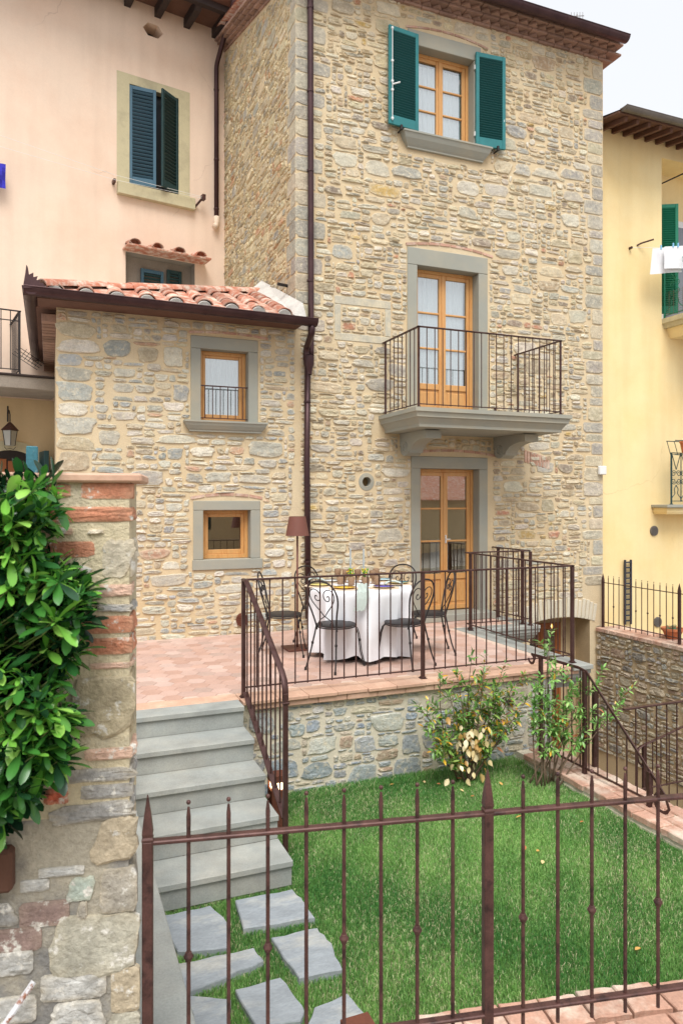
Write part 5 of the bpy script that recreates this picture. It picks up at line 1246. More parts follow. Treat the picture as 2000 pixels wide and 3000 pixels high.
# grass blades
def grass(nb, seed):
    r = np.random.default_rng(seed); X = r.uniform(.44, 4.32, nb); Yv = r.uniform(2.6, 6.0, nb)
    # near boundary follows the brick path
    v = (X - FO[0]) * fv_[0] + (Yv - FO[1]) * fv_[1]
    keep = (v > 1.20 + .015 * np.sin(X * 29) - (X < 1.52) * .6) & ((X < 4.285 + .012 * np.sin(Yv * 23)))
    keep &= ~((X > SX0 - .05) & (X < SX1 + .01) & (Yv > 4.55))
    keep &= ~((np.abs(X - 1.66) < .065) & (np.abs(Yv - 5.44) < .065)) & ~((np.abs(X - 1.16) < .065) & (np.abs(Yv - 2.66) < .065))
    for poly in SPOLY:
        P = np.array(poly); c = P.mean(0); P = c + (P - c) * .985; ins = np.zeros(nb, bool); m_ = len(P)
        for a in range(m_):
            x0, y0 = P[a]; x1, y1 = P[(a + 1) % m_]; cond = ((y0 > Yv) != (y1 > Yv)) & (X < (x1 - x0) * (Yv - y0) / (y1 - y0 + 1e-12) + x0); ins ^= cond
        keep &= ~ins
    # bare, leaf-strewn soil under the shrubs
    sh = np.exp(-(((X - 3.55) / .45) ** 2 + ((Yv - 5.85) / .18) ** 2)) + np.exp(-(((X - 4.15) / .22) ** 2 + ((Yv - 5.5) / .35) ** 2))
    keep &= r.random(nb) > sh * .9
    X, Yv = X[keep], Yv[keep]; n = len(X)
    def lf(x, y): return (np.sin(x * 2.1 + 1.3 * np.sin(y * 1.7)) + np.sin(y * 2.9 + 1.1 * np.sin(x * 2.3 + 1)) + .7 * np.sin(x * 6.3 + y * 4.1) + .6 * np.sin(x * 13 - y * 11)) / 3.3
    q = lf(X, Yv)
    hgt = r.uniform(.008, .023, n) * (1 + .2 * q); hgt += (Yv > 5.8) * r.uniform(0, .03, n) + ((X > SX1) & (X < SX1 + .1) & (Yv > 4.5)) * r.uniform(0, .03, n)
    wd = r.uniform(.0011, .0021, n); a = r.uniform(0, 2 * np.pi, n); ln = r.uniform(.2, 1.3, n) * hgt; b = r.uniform(0, 2 * np.pi, n)
    V = np.zeros((n, 5, 3)); cx_, sx_ = np.cos(a) * wd, np.sin(a) * wd; dx, dy = np.cos(b) * ln, np.sin(b) * ln; z0 = G - .028
    V[:, 0] = np.stack([X - cx_, Yv - sx_, np.full(n, z0)], 1); V[:, 1] = np.stack([X + cx_, Yv + sx_, np.full(n, z0)], 1)
    V[:, 2] = np.stack([X - cx_ * .8 + dx * .35, Yv - sx_ * .8 + dy * .35, z0 + hgt * .62 + .012], 1); V[:, 3] = np.stack([X + cx_ * .8 + dx * .35, Yv + sx_ * .8 + dy * .35, z0 + hgt * .62 + .012], 1)
    V[:, 4] = np.stack([X + dx, Yv + dy, z0 + hgt + .012], 1)
    me = bpy.data.meshes.new('lawn_grass'); me.vertices.add(n * 5); me.vertices.foreach_set('co', V.astype(np.float32).ravel())
    base = (np.arange(n) * 5)[:, None]; quads = base + np.array([0, 1, 3, 2]); tris = base + np.array([2, 3, 4])
    loops = np.concatenate([np.concatenate([quads, tris], 1).ravel()]); me.loops.add(n * 7); me.loops.foreach_set('vertex_index', loops.astype(np.int32))
    me.polygons.add(n * 2); ls = np.stack([np.arange(n) * 7, np.arange(n) * 7 + 4], 1).ravel(); me.polygons.foreach_set('loop_start', ls.astype(np.int32))
    me.update(calc_edges=True)
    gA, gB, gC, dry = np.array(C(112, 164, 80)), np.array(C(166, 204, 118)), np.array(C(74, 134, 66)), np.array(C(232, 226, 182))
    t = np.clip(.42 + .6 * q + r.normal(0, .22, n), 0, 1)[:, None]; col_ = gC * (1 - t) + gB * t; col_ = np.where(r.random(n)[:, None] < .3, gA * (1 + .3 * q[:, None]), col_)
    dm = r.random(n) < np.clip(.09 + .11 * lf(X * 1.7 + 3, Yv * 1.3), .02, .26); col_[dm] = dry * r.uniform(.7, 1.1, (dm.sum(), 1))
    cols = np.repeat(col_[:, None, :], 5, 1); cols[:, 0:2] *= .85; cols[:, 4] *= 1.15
    at = me.color_attributes.new('Col', 'FLOAT_COLOR', 'POINT'); at.data.foreach_set('color', np.concatenate([cols, np.ones((n, 5, 1))], 2).astype(np.float32).ravel())
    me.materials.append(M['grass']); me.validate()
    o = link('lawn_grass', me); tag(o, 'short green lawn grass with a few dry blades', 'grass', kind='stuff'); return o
grass(400000, 5)

# ================================================================== SUNKEN STAIRWELL WALL, ITS COPING AND RAILS
ww = empty('stairwell_wall', (8.0, 7.0, -2.55), 'brown-grey rubble stone wall with a brick coping beside the stairwell', 'wall')
WXF = 7.98
wl = MB().box(WXF, 8.55, 3.2, YF - .002, -2.6, -.345).build('wall', mat('mortar_brown', C(184, 164, 132), .95, .12, 3, .1, 60, .45, 45, .012), ww)
sd = lambda u, z, d: (WXF - d, YF - u, z)
rects = pack(rng, 0.02, 4.2, -2.2, -.36, [], big=8, med=60, bigs=(.18, .36, .10, .18), meds=(.12, .26, .06, .11))
rects = [r for r in rects if r[2] > .045]
lay_stones(rng, rects, sd, wl, M['stone'], PAL_WELL, np.array(C(180, 160, 128)), 260, joint=.010, proud=(.012, .03), smear=.25)
y = YF - .02; i = 0
cb_ = rough_brick(.135, .26, .055, 50), rough_brick(.125, .26, .055, 51), rough_brick(.14, .26, .055, 52)
while y > 3.4:
    for c_, xo in ((0, 8.08), (1, 8.36)): place('coping_brick', cb_[(i + c_) % 3], ww, (xo + rng.uniform(-.01, .01), y - .075, -.345), (0, 0, R(90) + rng.uniform(-.04, .04)))
    y -= .145; i += 1
# ---- spiked fences (coping fence and the front fence share one builder)
def spiked_fence(name, org, ang, L_posts, total, sp, ztop, zbot, ztip, zpost, pr, br, knot_z, m, label, rail_h, rail_w, collar=2, bars_from=0, zend=None, group=None):
    fe = empty(name, (org[0], org[1], zpost), label, 'fence', group); T = Matrix.Translation((org[0], org[1], 0)) @ Matrix.Rotation(ang, 4, 'Z')
    MB().box(0, total, -rail_w, rail_w, ztop - rail_h, ztop, .003, T).build('top_rail', m, fe)
    MB().box(0, total, -rail_w, rail_w, zbot - rail_h, zbot, .003, T).build('bottom_rail', m, fe)
    zend = zend if zend is not None else zbot - .06
    def barmesh(knot):
        n = 10; mb = MB(); mb.tube([(0, 0, zend), (0, 0, ztop + .01), (0, 0, ztop + (ztip - ztop) * .55), (0, 0, ztip - .02)], [br, br, br * 1.12, br * .55], n)
        mb.lathe([(.001, -br * 1.15), (br * .8, -br * .85), (br * 1.15, 0), (br * .8, br * .85), (.001, br * 1.15)], (0, 0, ztip - br), 10)
        if knot: mb.lathe([(br, -br * 2.4), (br * 1.5, -br * 2.1), (br * 1.6, -br * 1.3), (br * 2.3, -br * .4), (br * 2.35, br * .4), (br * 1.6, br * 1.3), (br * 1.5, br * 2.1), (br, br * 2.4)], (0, 0, knot_z), 14)
        me = mb.mesh('bar', m, True); smooth_me(me, 50); return me
    b0_, b1_ = barmesh(False), barmesh(True)
    pm = MB().box(-pr, pr, -pr, pr, zpost, ztop - .0, .003)
    pm.lathe([(pr * 1.45, 0), (pr * 1.5, .006), (pr * 1.2, .012), (pr * 1.42, .022), (pr * 1.35, .03), (pr * .9, (ztip - ztop) * .7), (.002, ztip - ztop + .025)], (0, 0, ztop), 4)
    v = pm.v
    pm = pm.mesh('post', m); ne = len(pm.vertices)
    # turn the pyramid cap so that its faces line up with the post
    for vert in pm.vertices:
        if vert.co.z > ztop + 1e-4 or (abs(vert.co.z - ztop) < 1e-6 and max(abs(vert.co.x), abs(vert.co.y)) > pr * 1.2):
            x, y = vert.co.x, vert.co.y; c = math.cos(R(45)); vert.co.x, vert.co.y = x * c - y * c, x * c + y * c
    n = int(total / sp)
    posts = [p for p in L_posts]
    kc = 0
    edges = posts + [total + sp * .5]
    for a, b in zip(edges[:-1], edges[1:]):
        m_ = max(1, round((b - a) / sp)); st_ = (b - a) / m_ if b in posts else sp
        k = 1
        while a + st_ * k < min(b - st_ * .4, total):
            q = T @ Vector((a + st_ * k, 0, 0)); place('bar', b1_ if k % 2 == collar % 2 else b0_, fe, (q.x, q.y, 0), (0, 0, ang)); k += 1
    for p in posts:
        q = T @ Vector((p, 0, 0)); place('post', pm, fe, (q.x, q.y, 0), (0, 0, ang))
    return fe
spiked_fence('coping_fence', (8.06, 8.93), R(-90), [0, 1.48, 2.96], 4.6, .113, .42, -.20, .53, -.30, .018, .0065, .06, M['iron'], 'low spiked iron fence on the brick coping below the yellow wall', .012, .008, collar=2)
spiked_fence('front_fence', FO, FA, [0, 1.0514, 2.14], 3.2, .1168, .707, .065, .815, -.21, .0155, .0062, .353, M['rust'], 'rusty brown iron fence with spiked posts and knotted bars along the street', .012, .014, collar=1, zend=.0)
# ---- guard rails of the stairwell
def flat_bar(mb, pts, w_, t_): return mb.tube(pts, w_, 8, flat=(t_ / w_, 1.0))
gd = empty('stairwell_guard', (4.5, 5.1, G + .05), 'brown iron guard rail with scrolled ends on the brick path', 'railing')
GX = 4.5
tp_ = [(GX, 6.00 + .045 * math.cos(R(90) + R(30) * k) * (1), .105 + .045 * math.sin(R(90) + R(30) * k)) for k in range(9, -1, -1)] + [(GX, 5.85, .155), (GX, 5.30, .165), (GX, 5.20, .15), (GX, 5.14, .10), (GX, 4.36, -.575), (GX, 4.30, -.63)] + [(GX, 4.33 + .075 * math.cos(R(200) + R(30) * k), -.70 + .075 * math.sin(R(200) + R(30) * k)) for k in range(0, 11)]
g_ = flat_bar(MB(), tp_, .015, .005).build('handrail', M['iron'], gd, smooth=True)
MB().box(GX - .008, GX + .008, 4.42, 5.86, -.735, -.722).build('bottom_rail', M['iron'], gd)
def gtop(y): return .155 if y > 5.17 else .10 + (y - 5.14) * (.675 / .78)
for k in range(12):
    y = 5.74 - .115 * k; MB().tube([(GX, y, -.74), (GX, y, gtop(y))], .0065, 8).build('bar', M['iron'], gd)
for y in (5.85, 5.22, 4.46): MB().box(GX - .018, GX + .018, y - .018, y + .018, G + .045, max(gtop(y), -.55) - .005, .003).build('post', M['iron'], gd)
MB().box(4.68, 4.716, 5.30, 5.336, G + .04, .0, .003).build('corner_post', M['iron'], gd)
g2 = empty('stairwell_barrier', (4.62, 4.85, G), 'straight brown iron railing crossing in front of the stairwell', 'railing')
railing(g2, 'top_rail', [(4.62, 4.85), (7.6, 4.85)], -.10, -.83, .117, M['iron'], posts=[(7.5, 4.85)], pr=.016, post_from=-1.0)
g3 = empty('stair_handrail', (5.9, 5.9, -2.0), 'sloping brown iron handrail with a scroll over the sunken stair', 'railing')
a, b = Vector((5.80, 5.9, -.93)), Vector((7.3, 5.9, -.58))
flat_bar(MB(), [(5.86, 5.9, -1.15), (5.80, 5.9, -1.08), (5.775, 5.9, -1.0), (5.80, 5.9, -.94), (5.86, 5.9, -.915), b], .02, .007).build('handrail', M['iron'], g3, smooth=True)
MB().box(5.86, 5.892, 5.884, 5.916, -2.0, -.92, .003).build('post', M['iron'], g3)
for k in range(11):
    x = 6.0 + .117 * k; MB().tube([(x, 5.9, -1.9 + .23 * (x - 5.8)), (x, 5.9, -.93 + .233 * (x - 5.8))], .0065, 8).build('bar', M['iron'], g3)

# ================================================================== OLD WALL AT THE LEFT (in the fence frame)
rng = np.random.default_rng(31)
pil = empty('old_garden_wall', (FO[0], FO[1], -.1), 'old wall of mixed orange bricks and stones with a terracotta coping', 'wall', rz=FA, local=True)
PV = -.02; UR = -.050; ZT = 1.752
pzq = lambda px, py: onplane(px, py, FO, FA, -PV)
loc = lambda u, z, d: (u, PV - d, z + .1)
MB().box(-2.2, UR, PV, PV + .22, .90, ZT + .1).build('mortar_core', mat('mortar_cream', C(206, 193, 162), 0.95, 0.16, 7.0, 0.14, 80, 0.9, 36, 0.014, c2=C(186, 176, 152), c2scale=4, bump2=(0.5, 150, .004)), pil)
MB().box(-2.2, UR - .002, PV + .002, PV + .218, 0, .899).build('grey_mortar_core', M['mortar_old'], pil)
def uzr(x0, y0, x1, y1, sc_, oy):
    a = pzq(x0 * sc_, oy + y0 * sc_); b = pzq(x1 * sc_, oy + y1 * sc_); return (a[0], b[1], b[0] - a[0], a[1] - b[1])
K2 = 420 / 1568; K5 = 700 / 1568
OLD = [((880, 230, 1425, 425), 'R', 0), ((150, 240, 790, 412), 'R', 0), ((180, 495, 1425, 675), 'R', 0), ((440, 725, 808, 822), 'P', 0), ((330, 878, 1050, 1060), 'R', 0), ((1110, 850, 1405, 1295), 'S', 0), ((270, 1120, 960, 1335), 'S2', 0),
       ((1030, 1350, 1405, 1485), 'P', 0), ((1050, 1560, 1405, 1660), 'G', 0), ((880, 1695, 1415, 1890), 'R', 0), ((300, 1500, 800, 1640), 'P', 0), ((200, 1700, 760, 1880), 'R', 0), ((960, 748, 1140, 800), 'S', 0),
       ((940, 70, 1415, 250), 'R', 1), ((400, 80, 900, 250), 'R', 1), ((970, 340, 1385, 408), 'P', 1), ((760, 470, 1445, 1140), 'S3', 1), ((920, 1280, 1415, 1395), 'P', 1), ((620, 1515, 1435, 1625), 'G', 1), ((470, 1715, 760, 1885), 'RR', 1), ((870, 1685, 1425, 1810), 'G', 1), ((540, 1900, 1430, 2050), 'G', 1),
       ((620, -20, 880, 275), 'T', 2), ((650, 325, 880, 605), 'T2', 2), ((440, 385, 625, 530), 'GR', 2), ((120, 550, 465, 690), 'RP', 2), ((505, 540, 580, 660), 'T2', 2), ((325, 640, 895, 1010), 'B', 2), ((-120, 735, 285, 860), 'RP', 2), ((260, 1020, 710, 1160), 'W', 2), ((725, 975, 895, 1260), 'T', 2), ((330, 1200, 690, 1380), 'W', 2), ((-100, 560, 110, 700), 'G', 2),
       ((-100, 880, 230, 1010), 'W', 2), ((700, 1270, 895, 1420), 'B', 2), ((-100, 1180, 250, 1330), 'W', 2), ((250, 320, 560, 365), 'W', 2), ((130, 400, 330, 470), 'W', 2)]
OC = {'R': C(190, 130, 102), 'RR': C(186, 100, 76), 'P': C(206, 172, 152), 'RP': C(152, 130, 122), 'S': C(196, 186, 166), 'S2': C(176, 160, 138), 'S3': C(168, 156, 130), 'G': C(160, 158, 154), 'T': C(182, 168, 144), 'T2': C(172, 165, 152), 'GR': C(172, 182, 170), 'B': C(180, 176, 160), 'W': C(184, 183, 178)}
for (x0, y0, x1, y1), kk, zi in OLD:
    sc_, oy = ((K2, 1350), (K2, 1850), (K5, 2400))[zi]
    u, z, wd, hd = uzr(x0, y0, x1, y1, sc_, oy)
    isb = kk in ('R', 'P', 'RP'); c = np.array(OC[kk]) * rng.uniform(.93, 1.05)
    right = x1 * sc_ > 370
    mb = stone_mb(rng, u, z, wd + (.012 if right else 0), hd, c, np.array(C(198, 184, 156)), loc, joint=.002, proud=(.003, .006) if isb else (.004, .009), square=isb or rng.random() < .4, n=26, smear=.25 if isb else .45)
    if right:      # the block turns the corner: its end shows on the right face
        stone_mb(rng, PV + .002, z, .13, hd, c, np.array(C(198, 184, 156)), lambda a, zz, d: (UR + d, a, zz + .1), joint=.003, proud=(.004, .014), square=True, n=16, smear=.3, mb=mb)
    mb.build('brick' if isb or kk == 'RR' else 'stone', M['oldstone'], pil, recalc=False)
wr = pack(rng, -2.15, -.62, .0, ZT - .02, [], big=3, med=14, bigs=(.22, .36, .07, .16), meds=(.14, .30, .05, .08), smalls=((8, 15), (2, 4)))
lay_stones(rng, [q for q in wr if rng.random() < .5 and q[0] + q[2] < -.60], loc, pil, M['oldstone'], [(C(176, 120, 92), 3), (C(186, 150, 130), 2), (C(176, 172, 160), 4), (C(160, 156, 148), 3)], np.array(C(198, 184, 156)), 60, 'further_stones', joint=.006, proud=(.003, .008), square=True, smear=.4)
cz0, cz1 = ZT + .1, ZT + .128
u = UR + .036
for k, L_ in enumerate((.30, .31, .29, .3, .3, .3)):
    MB().box(u - L_ + .003, u, PV - .022, PV + .25, cz0, cz1 + rng.uniform(-.002, .002), .006).build('coping_slab', M['cotto'], pil); u -= L_
# rusty white stay rod fixed to the wall, low at the left
a = pzq(240 * K5, 2400 + 1020 * K5); b = pzq(0, 2400 + 1330 * K5)
ra0, ra1 = Vector((a[0], PV - .03, a[1] + .1)), Vector((b[0] - .05, PV - .16, b[1] + .05))
MB().tube([ra0, ra1], .0085, 8).build('stay_rod', mat('rusty_white', C(206, 206, 208), .6, .1, 10, .1, 90, .1, c2=C(140, 84, 50), c2scale=26, c2lo=.5, c2hi=.58), pil)
# dark clay planter ledge behind the leaves
a = pzq(0, 2400 + 160 * K5); b = pzq(108 * K5, 2400 + 430 * K5)
MB().box(-1.0, b[0], PV - .05, PV + .0, b[1] + .1, a[1] + .1, .01).build('clay_ledge', solid('dark_clay', C(96, 66, 52), .9), pil)
# teal post behind the wall
pz_ = onplane(95, 1308, FO, FA, -.9)
tpq = fw_(pz_[0], .9, 0)
single('teal_post', MB().box(tpq[0] - .022, tpq[0] + .022, tpq[1] - .022, tpq[1] + .022, 0, pz_[1], .004), mat('weathered_teal', C(58, 112, 124), .7, .2, 12, .2, 90, .2, c2=C(150, 158, 156), c2scale=22, c2lo=.56, c2hi=.64), 'weathered teal painted post behind the old garden wall', 'post', (tpq[0], tpq[1], 0))

# ================================================================== FOLIAGE
def leaf_mesh(name, L_, W_, shape, cols, curl=.15, fold=.25, n=5):
    """A single leaf along +Y, folded at the midrib; shape(t) gives the half width."""
    mb = MB(); P = []; cc = []
    for k in range(n + 1):
        t = k / n; w_ = W_ * shape(t); y = L_ * t; z = -curl * L_ * t * t
        P += [(-w_, y, z + fold * w_), (0, y, z), (w_, y, z + fold * w_)]; k_ = .85 + .25 * t
        cc += [tuple(np.array(cols) * k_), tuple(np.array(cols) * 1.25), tuple(np.array(cols) * k_)]
    k0 = mb.addv(P, cc)
    for k in range(n):
        a = k0 + 3 * k; mb.f += [(a, a + 1, a + 4, a + 3), (a + 1, a + 2, a + 5, a + 4)]
    return mb
obov = lambda t: (.10 + .90 * math.sin(math.pi / 2 * t / .68) ** 1.5) if t < .68 else max(.10, math.sqrt(max(0, 1 - ((t - .68) / .325) ** 2)))
lanc = lambda t: max(.03, math.sin(math.pi * min(.985, t ** .85)) ** .9)
def basis(d, roll=0.0):
    d = Vector(d).normalized(); up = Vector((0, 0, 1)) if abs(d.z) < .95 else Vector((1, 0, 0))
    s_ = d.cross(up).normalized(); n_ = s_.cross(d).normalized()
    Mx = Matrix((s_, d, n_)).transposed()
    return Mx @ Matrix.Rotation(roll, 3, 'Y')
class Leaves:
    """Collects leaves; the ones nearest the camera become objects, the rest one stuff mesh."""
    def __init__(s, variants, mname): s.var = variants; s.me = [mb.mesh('leaf', mname, True) for mb in variants]; s.items = []; s.m = mname
    def add(s, p, d, roll, sc_, vi): s.items.append((Vector(p), basis(d, roll), sc_, vi))
    def finish(s, parent, limit, restname, key):
        its = sorted(s.items, key=key); rest = MB()
        for n_, (p, B, sc_, vi) in enumerate(its):
            if n_ < limit:
                o = place('leaf', s.me[vi], parent, p); o.rotation_euler = B.to_euler(); o.scale = (sc_, sc_, sc_)
            else:
                mb = s.var[vi]; k0 = rest.addv([p + B @ (Vector(v) * sc_) for v in mb.v], mb.c); rest.f += [tuple(k0 + i for i in f) for f in mb.f]
        if rest.v:
            o = rest.build(restname, s.m, parent, smooth=True, recalc=False); o['kind'] = 'stuff'
# ---- glossy hedge spilling over the old wall
rr_ = random.Random(77)
hed = empty('glossy_shrub', fw_(-.62, -.22, -.12), 'glossy green leafy shrub growing against the old garden wall', 'shrub')
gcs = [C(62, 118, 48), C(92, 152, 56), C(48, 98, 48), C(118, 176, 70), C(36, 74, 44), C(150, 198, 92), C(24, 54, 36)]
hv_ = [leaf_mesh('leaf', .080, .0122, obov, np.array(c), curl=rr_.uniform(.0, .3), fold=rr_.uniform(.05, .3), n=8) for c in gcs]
hl = Leaves(hv_, M['leaf'])
HOUT = [(1050, 60), (1075, 120), (1100, 170), (1150, 205), (1185, 165), (1230, 140), (1262, 160), (1290, 140), (1310, 210), (1350, 240), (1400, 245), (1440, 250), (1480, 215), (1540, 205), (1600, 180), (1650, 205), (1720, 190), (1750, 200), (1800, 140), (1850, 100), (1900, 70), (1950, 60)]
def hedge_right(y):
    for (a, xa), (b, xb) in zip(HOUT[:-1], HOUT[1:]):
        if a <= y <= b: return xa + (xb - xa) * (y - a) / (b - a)
    return 50
stems = MB()
nros = 0
for k in range(840):
    yd = rr_.uniform(1105, 1905); xm = hedge_right(yd) - 42 - 14 * math.sin(yd * .045) * (rr_.random() < .7); far_l = k >= 470; inner = k < 250 or 470 <= k < 660; edge = (not inner) and (not far_l) and rr_.random() < .42
    xd = xm - 16 - abs(rr_.gauss(0, 14)) if edge else rr_.uniform(-70, max(0, xm - (22 if inner else 34)))
    if far_l: xd = rr_.uniform(-420, -40)
    depth = rr_.uniform(.0, .25) if inner else rr_.uniform(.35, 1.0) * min(1.0, .35 + (xm - xd) / 80.0); v = -.035 - .22 * depth
    u, z = onplane(xd * 1.27551, yd * 1.27551, FO, FA, -v)
    p = Vector(fw_(u, v, z)); outw = Vector(fw_(u + (rr_.uniform(.2, .7) if edge else rr_.gauss(.08, .35)), v - (.35 if edge else .55), z + rr_.uniform(.0, .65))) - p; outw.normalize()
    young = (not inner) and rr_.random() < .55
    back = Vector(fw_(u - .09, v + .05 * depth + .01, z - .07)); stems.tube([back, p.lerp(back, .45) - outw * .012, p], [.0026, .0022, .0016], 5)
    nl = rr_.randint(6, 10); a0 = rr_.uniform(0, 6.28)
    s_ = outw.cross(Vector((.3, .2, 1))).normalized(); t_ = outw.cross(s_)
    for i in range(nl):
        a = a0 + 2.4 * i; op = R(rr_.uniform(48, 82)) if i > 2 else R(rr_.uniform(15, 45))
        d = outw * math.cos(op) + (s_ * math.cos(a) + t_ * math.sin(a)) * math.sin(op)
        vi = rr_.choice([1, 3, 5, 3, 0]) if young and i < 7 else (rr_.choice([2, 4, 6, 4, 6]) if inner else rr_.choice([0, 2, 4, 0]))  # inner rosettes take the darkest greens: the bush's inside shade put into leaf colour
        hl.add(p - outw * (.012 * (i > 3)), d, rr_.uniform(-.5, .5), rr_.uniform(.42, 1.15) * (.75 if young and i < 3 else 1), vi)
    nros += 1
for k in range(5):
    stems.tube([fw_(-.72 + .03 * k, -.10, -.22), fw_(-.72 + .02 * k, -.09, .4), fw_(-.70 + .05 * k, -.07, .9), fw_(-.78 + .10 * k, -.06, 1.45)], [.014, .012, .008, .003], 7)
stems.build('stem', mat('green_stem', C(112, 128, 70), .7, .2, 20, .1, 90, 0), hed, smooth=True)
cp = Vector((0, 0, EYE))
hl.items = [it for it in hl.items if it[0].z > .6]
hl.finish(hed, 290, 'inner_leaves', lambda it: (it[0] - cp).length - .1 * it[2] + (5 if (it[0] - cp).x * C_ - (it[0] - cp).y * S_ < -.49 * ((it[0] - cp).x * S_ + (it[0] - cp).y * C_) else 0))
# dark small ivy below it
ivy = empty('dark_creeper', fw_(-.62, -.10, .45), 'dark small-leaved creeper hanging under the glossy shrub', 'creeper')
iv = [leaf_mesh('leaf', .017, .0062, lanc, C(*c), .2, .2, 3) for c in ((40, 74, 40), (30, 60, 34), (54, 96, 48))]
il = Leaves(iv, M['leaf'])
for k in range(1500):
    z = rr_.uniform(.50, .78); u = -.40 - abs(rr_.gauss(0, .08)) - (.78 - z) * .1; il.add(fw_(u, -.02 - rr_.uniform(.0, .05), z), (rr_.gauss(0, 1), -1.2, rr_.gauss(-.2, .8)), rr_.uniform(-2, 2), rr_.uniform(.7, 1.3), rr_.randrange(3))
ist = MB()
for k in range(14): u = -.42 - .03 * k; ist.tube([fw_(u, -.03, .8), fw_(u - .02, -.04, .62), fw_(u + .01, -.03, .48)], .002, 5)
ist.build('stem', M['bark'], ivy); il.finish(ivy, 60, 'inner_leaves', lambda it: (it[0] - cp).length)
# ---- the two shrubs by the terrace wall
def shrub(name, base, lab, tips, seed, colours, weights, L_=.070, dead=None, twigs=5, spread=.10, bare=.3, bj=.06):
    r = random.Random(seed); e = empty(name, base, lab, 'shrub')
    var = [leaf_mesh('leaf', L_, L_ * .19, lanc, C(*c), r.uniform(.05, .3), .3, 4) for c in colours]; lv = Leaves(var, M['leaf']); stm = MB()
    B = Vector(base)
    for tx in tips:
        T_ = Vector(tx); b = B + Vector((r.gauss(0, bj), r.gauss(0, .035), 0)); mid = b.lerp(T_, .5) + Vector((r.gauss(0, .05), r.gauss(0, .04), r.uniform(0, .08)))
        pts = [b * (1 - t) ** 2 + mid * 2 * t * (1 - t) + T_ * t * t for t in [i / 8 for i in range(9)]]
        stm.tube(pts, [.0075 * (1 - .8 * i / 8) + .001 for i in range(9)], 6)
        for k in range(twigs):
            t = r.uniform(bare, 1.0) if k else 1.0; q = b * (1 - t) ** 2 + mid * 2 * t * (1 - t) + T_ * t * t
            dr_ = Vector((r.gauss(0, 1), r.gauss(0, .7), r.uniform(.1, 1.3))).normalized() if k else (T_ - mid).normalized()
            ln = r.uniform(.5, 1.3) * spread; e_ = q + dr_ * ln; stm.tube([q, q.lerp(e_, .5) + Vector((0, 0, .01)), e_], [.0022, .0018, .001], 5)
            nl = r.randint(8, 14)
            for i in range(nl):
                f = (i + 1) / nl; pp = q.lerp(e_, f); a = i * 2.4 + r.uniform(-.3, .3)
                s_ = dr_.cross(Vector((.1, .3, 1))).normalized(); t2 = dr_.cross(s_)
                op = R(r.uniform(35, 75)) if f < .9 else R(r.uniform(10, 35)); d = dr_ * math.cos(op) + (s_ * math.cos(a) + t2 * math.sin(a)) * math.sin(op)
                vi = r.choices(range(len(colours)), weights)[0]
                lv.add(pp, d + Vector((0, 0, r.uniform(-.25, .1))), r.uniform(-.4, .4), r.uniform(.55, 1.15), vi)
    stm.build('stem', M['bark'], e, smooth=True); lv.finish(e, 190, 'small_leaves', lambda it: -it[2])
    return e
tz = lambda x, y, Y_: onY(x * 1.27551, y * 1.27551, Y_)
tips1 = [tz(1080, 1530, 5.55), tz(1050, 1560, 5.6), tz(1010, 1570, 5.55), tz(975, 1640, 5.6), tz(990, 1690, 5.5), tz(1110, 1540, 5.6), tz(1150, 1550, 5.55), tz(1195, 1560, 5.6), tz(1170, 1590, 5.5), tz(1130, 1610, 5.5), tz(1200, 1620, 5.45), tz(1035, 1610, 5.5), tz(1075, 1600, 5.6), tz(1010, 1730, 5.5), tz(1140, 1680, 5.45), tz(1180, 1660, 5.5), tz(1060, 1650, 5.65), tz(1100, 1575, 5.7)]
cg = [(100, 140, 66), (126, 162, 78), (82, 120, 62), (154, 180, 96), (222, 178, 60), (200, 150, 50), (190, 130, 90)]
sh1 = shrub('autumn_shrub', (3.54, 5.66, G - .02), 'bushy shrub with yellowing leaves and a clump of dead cream leaves', tips1, 3, cg, [5, 5, 4, 2, 1.5, .8, .4], twigs=11, spread=.12)
# the clump of withered cream leaves on it
r = random.Random(9); dv = [leaf_mesh('dead_leaf', .062, .021, lanc, C(*c), r.uniform(-.2, .5), .45, 4).mesh('dead_leaf', M['leaf'], True) for c in ((222, 202, 152), (208, 178, 116), (228, 212, 172), (186, 146, 84))]
for k in range(85):
    x = r.gauss(1085, 30); y = r.gauss(1715, 42)
    if not (1020 < x < 1150 and 1610 < y < 1790): continue
    p = tz(x, y, 5.50 + r.uniform(-.06, .08)); o = place('dead_leaf', dv[r.randrange(4)], sh1, p); o.rotation_euler = basis((r.gauss(0, .4), r.gauss(-.2, .4), -1), r.uniform(0, 6)).to_euler(); s_ = r.uniform(.75, 1.35); o.scale = (s_, s_, s_)
tips2 = [tz(1262, 1478, 5.35), tz(1255, 1510, 5.4), tz(1275, 1540, 5.3), tz(1240, 1570, 5.4), tz(1300, 1570, 5.3), tz(1340, 1580, 5.25), tz(1370, 1560, 5.2), tz(1430, 1600, 5.15), tz(1405, 1640, 5.15), tz(1225, 1620, 5.4), tz(1230, 1680, 5.35), tz(1290, 1640, 5.3), tz(1350, 1650, 5.2), tz(1265, 1690, 5.3)]
cg2 = [(112, 160, 82), (140, 184, 100), (94, 138, 72), (164, 198, 118), (216, 172, 70), (188, 116, 70)]
sh2 = shrub('slender_shrub', (4.12, 5.32, G - .02), 'slender light green shrub in front of the stairwell rail', tips2, 14, cg2, [5, 5, 3, 3, .5, .4], twigs=8, spread=.12, bare=.38, bj=.13)
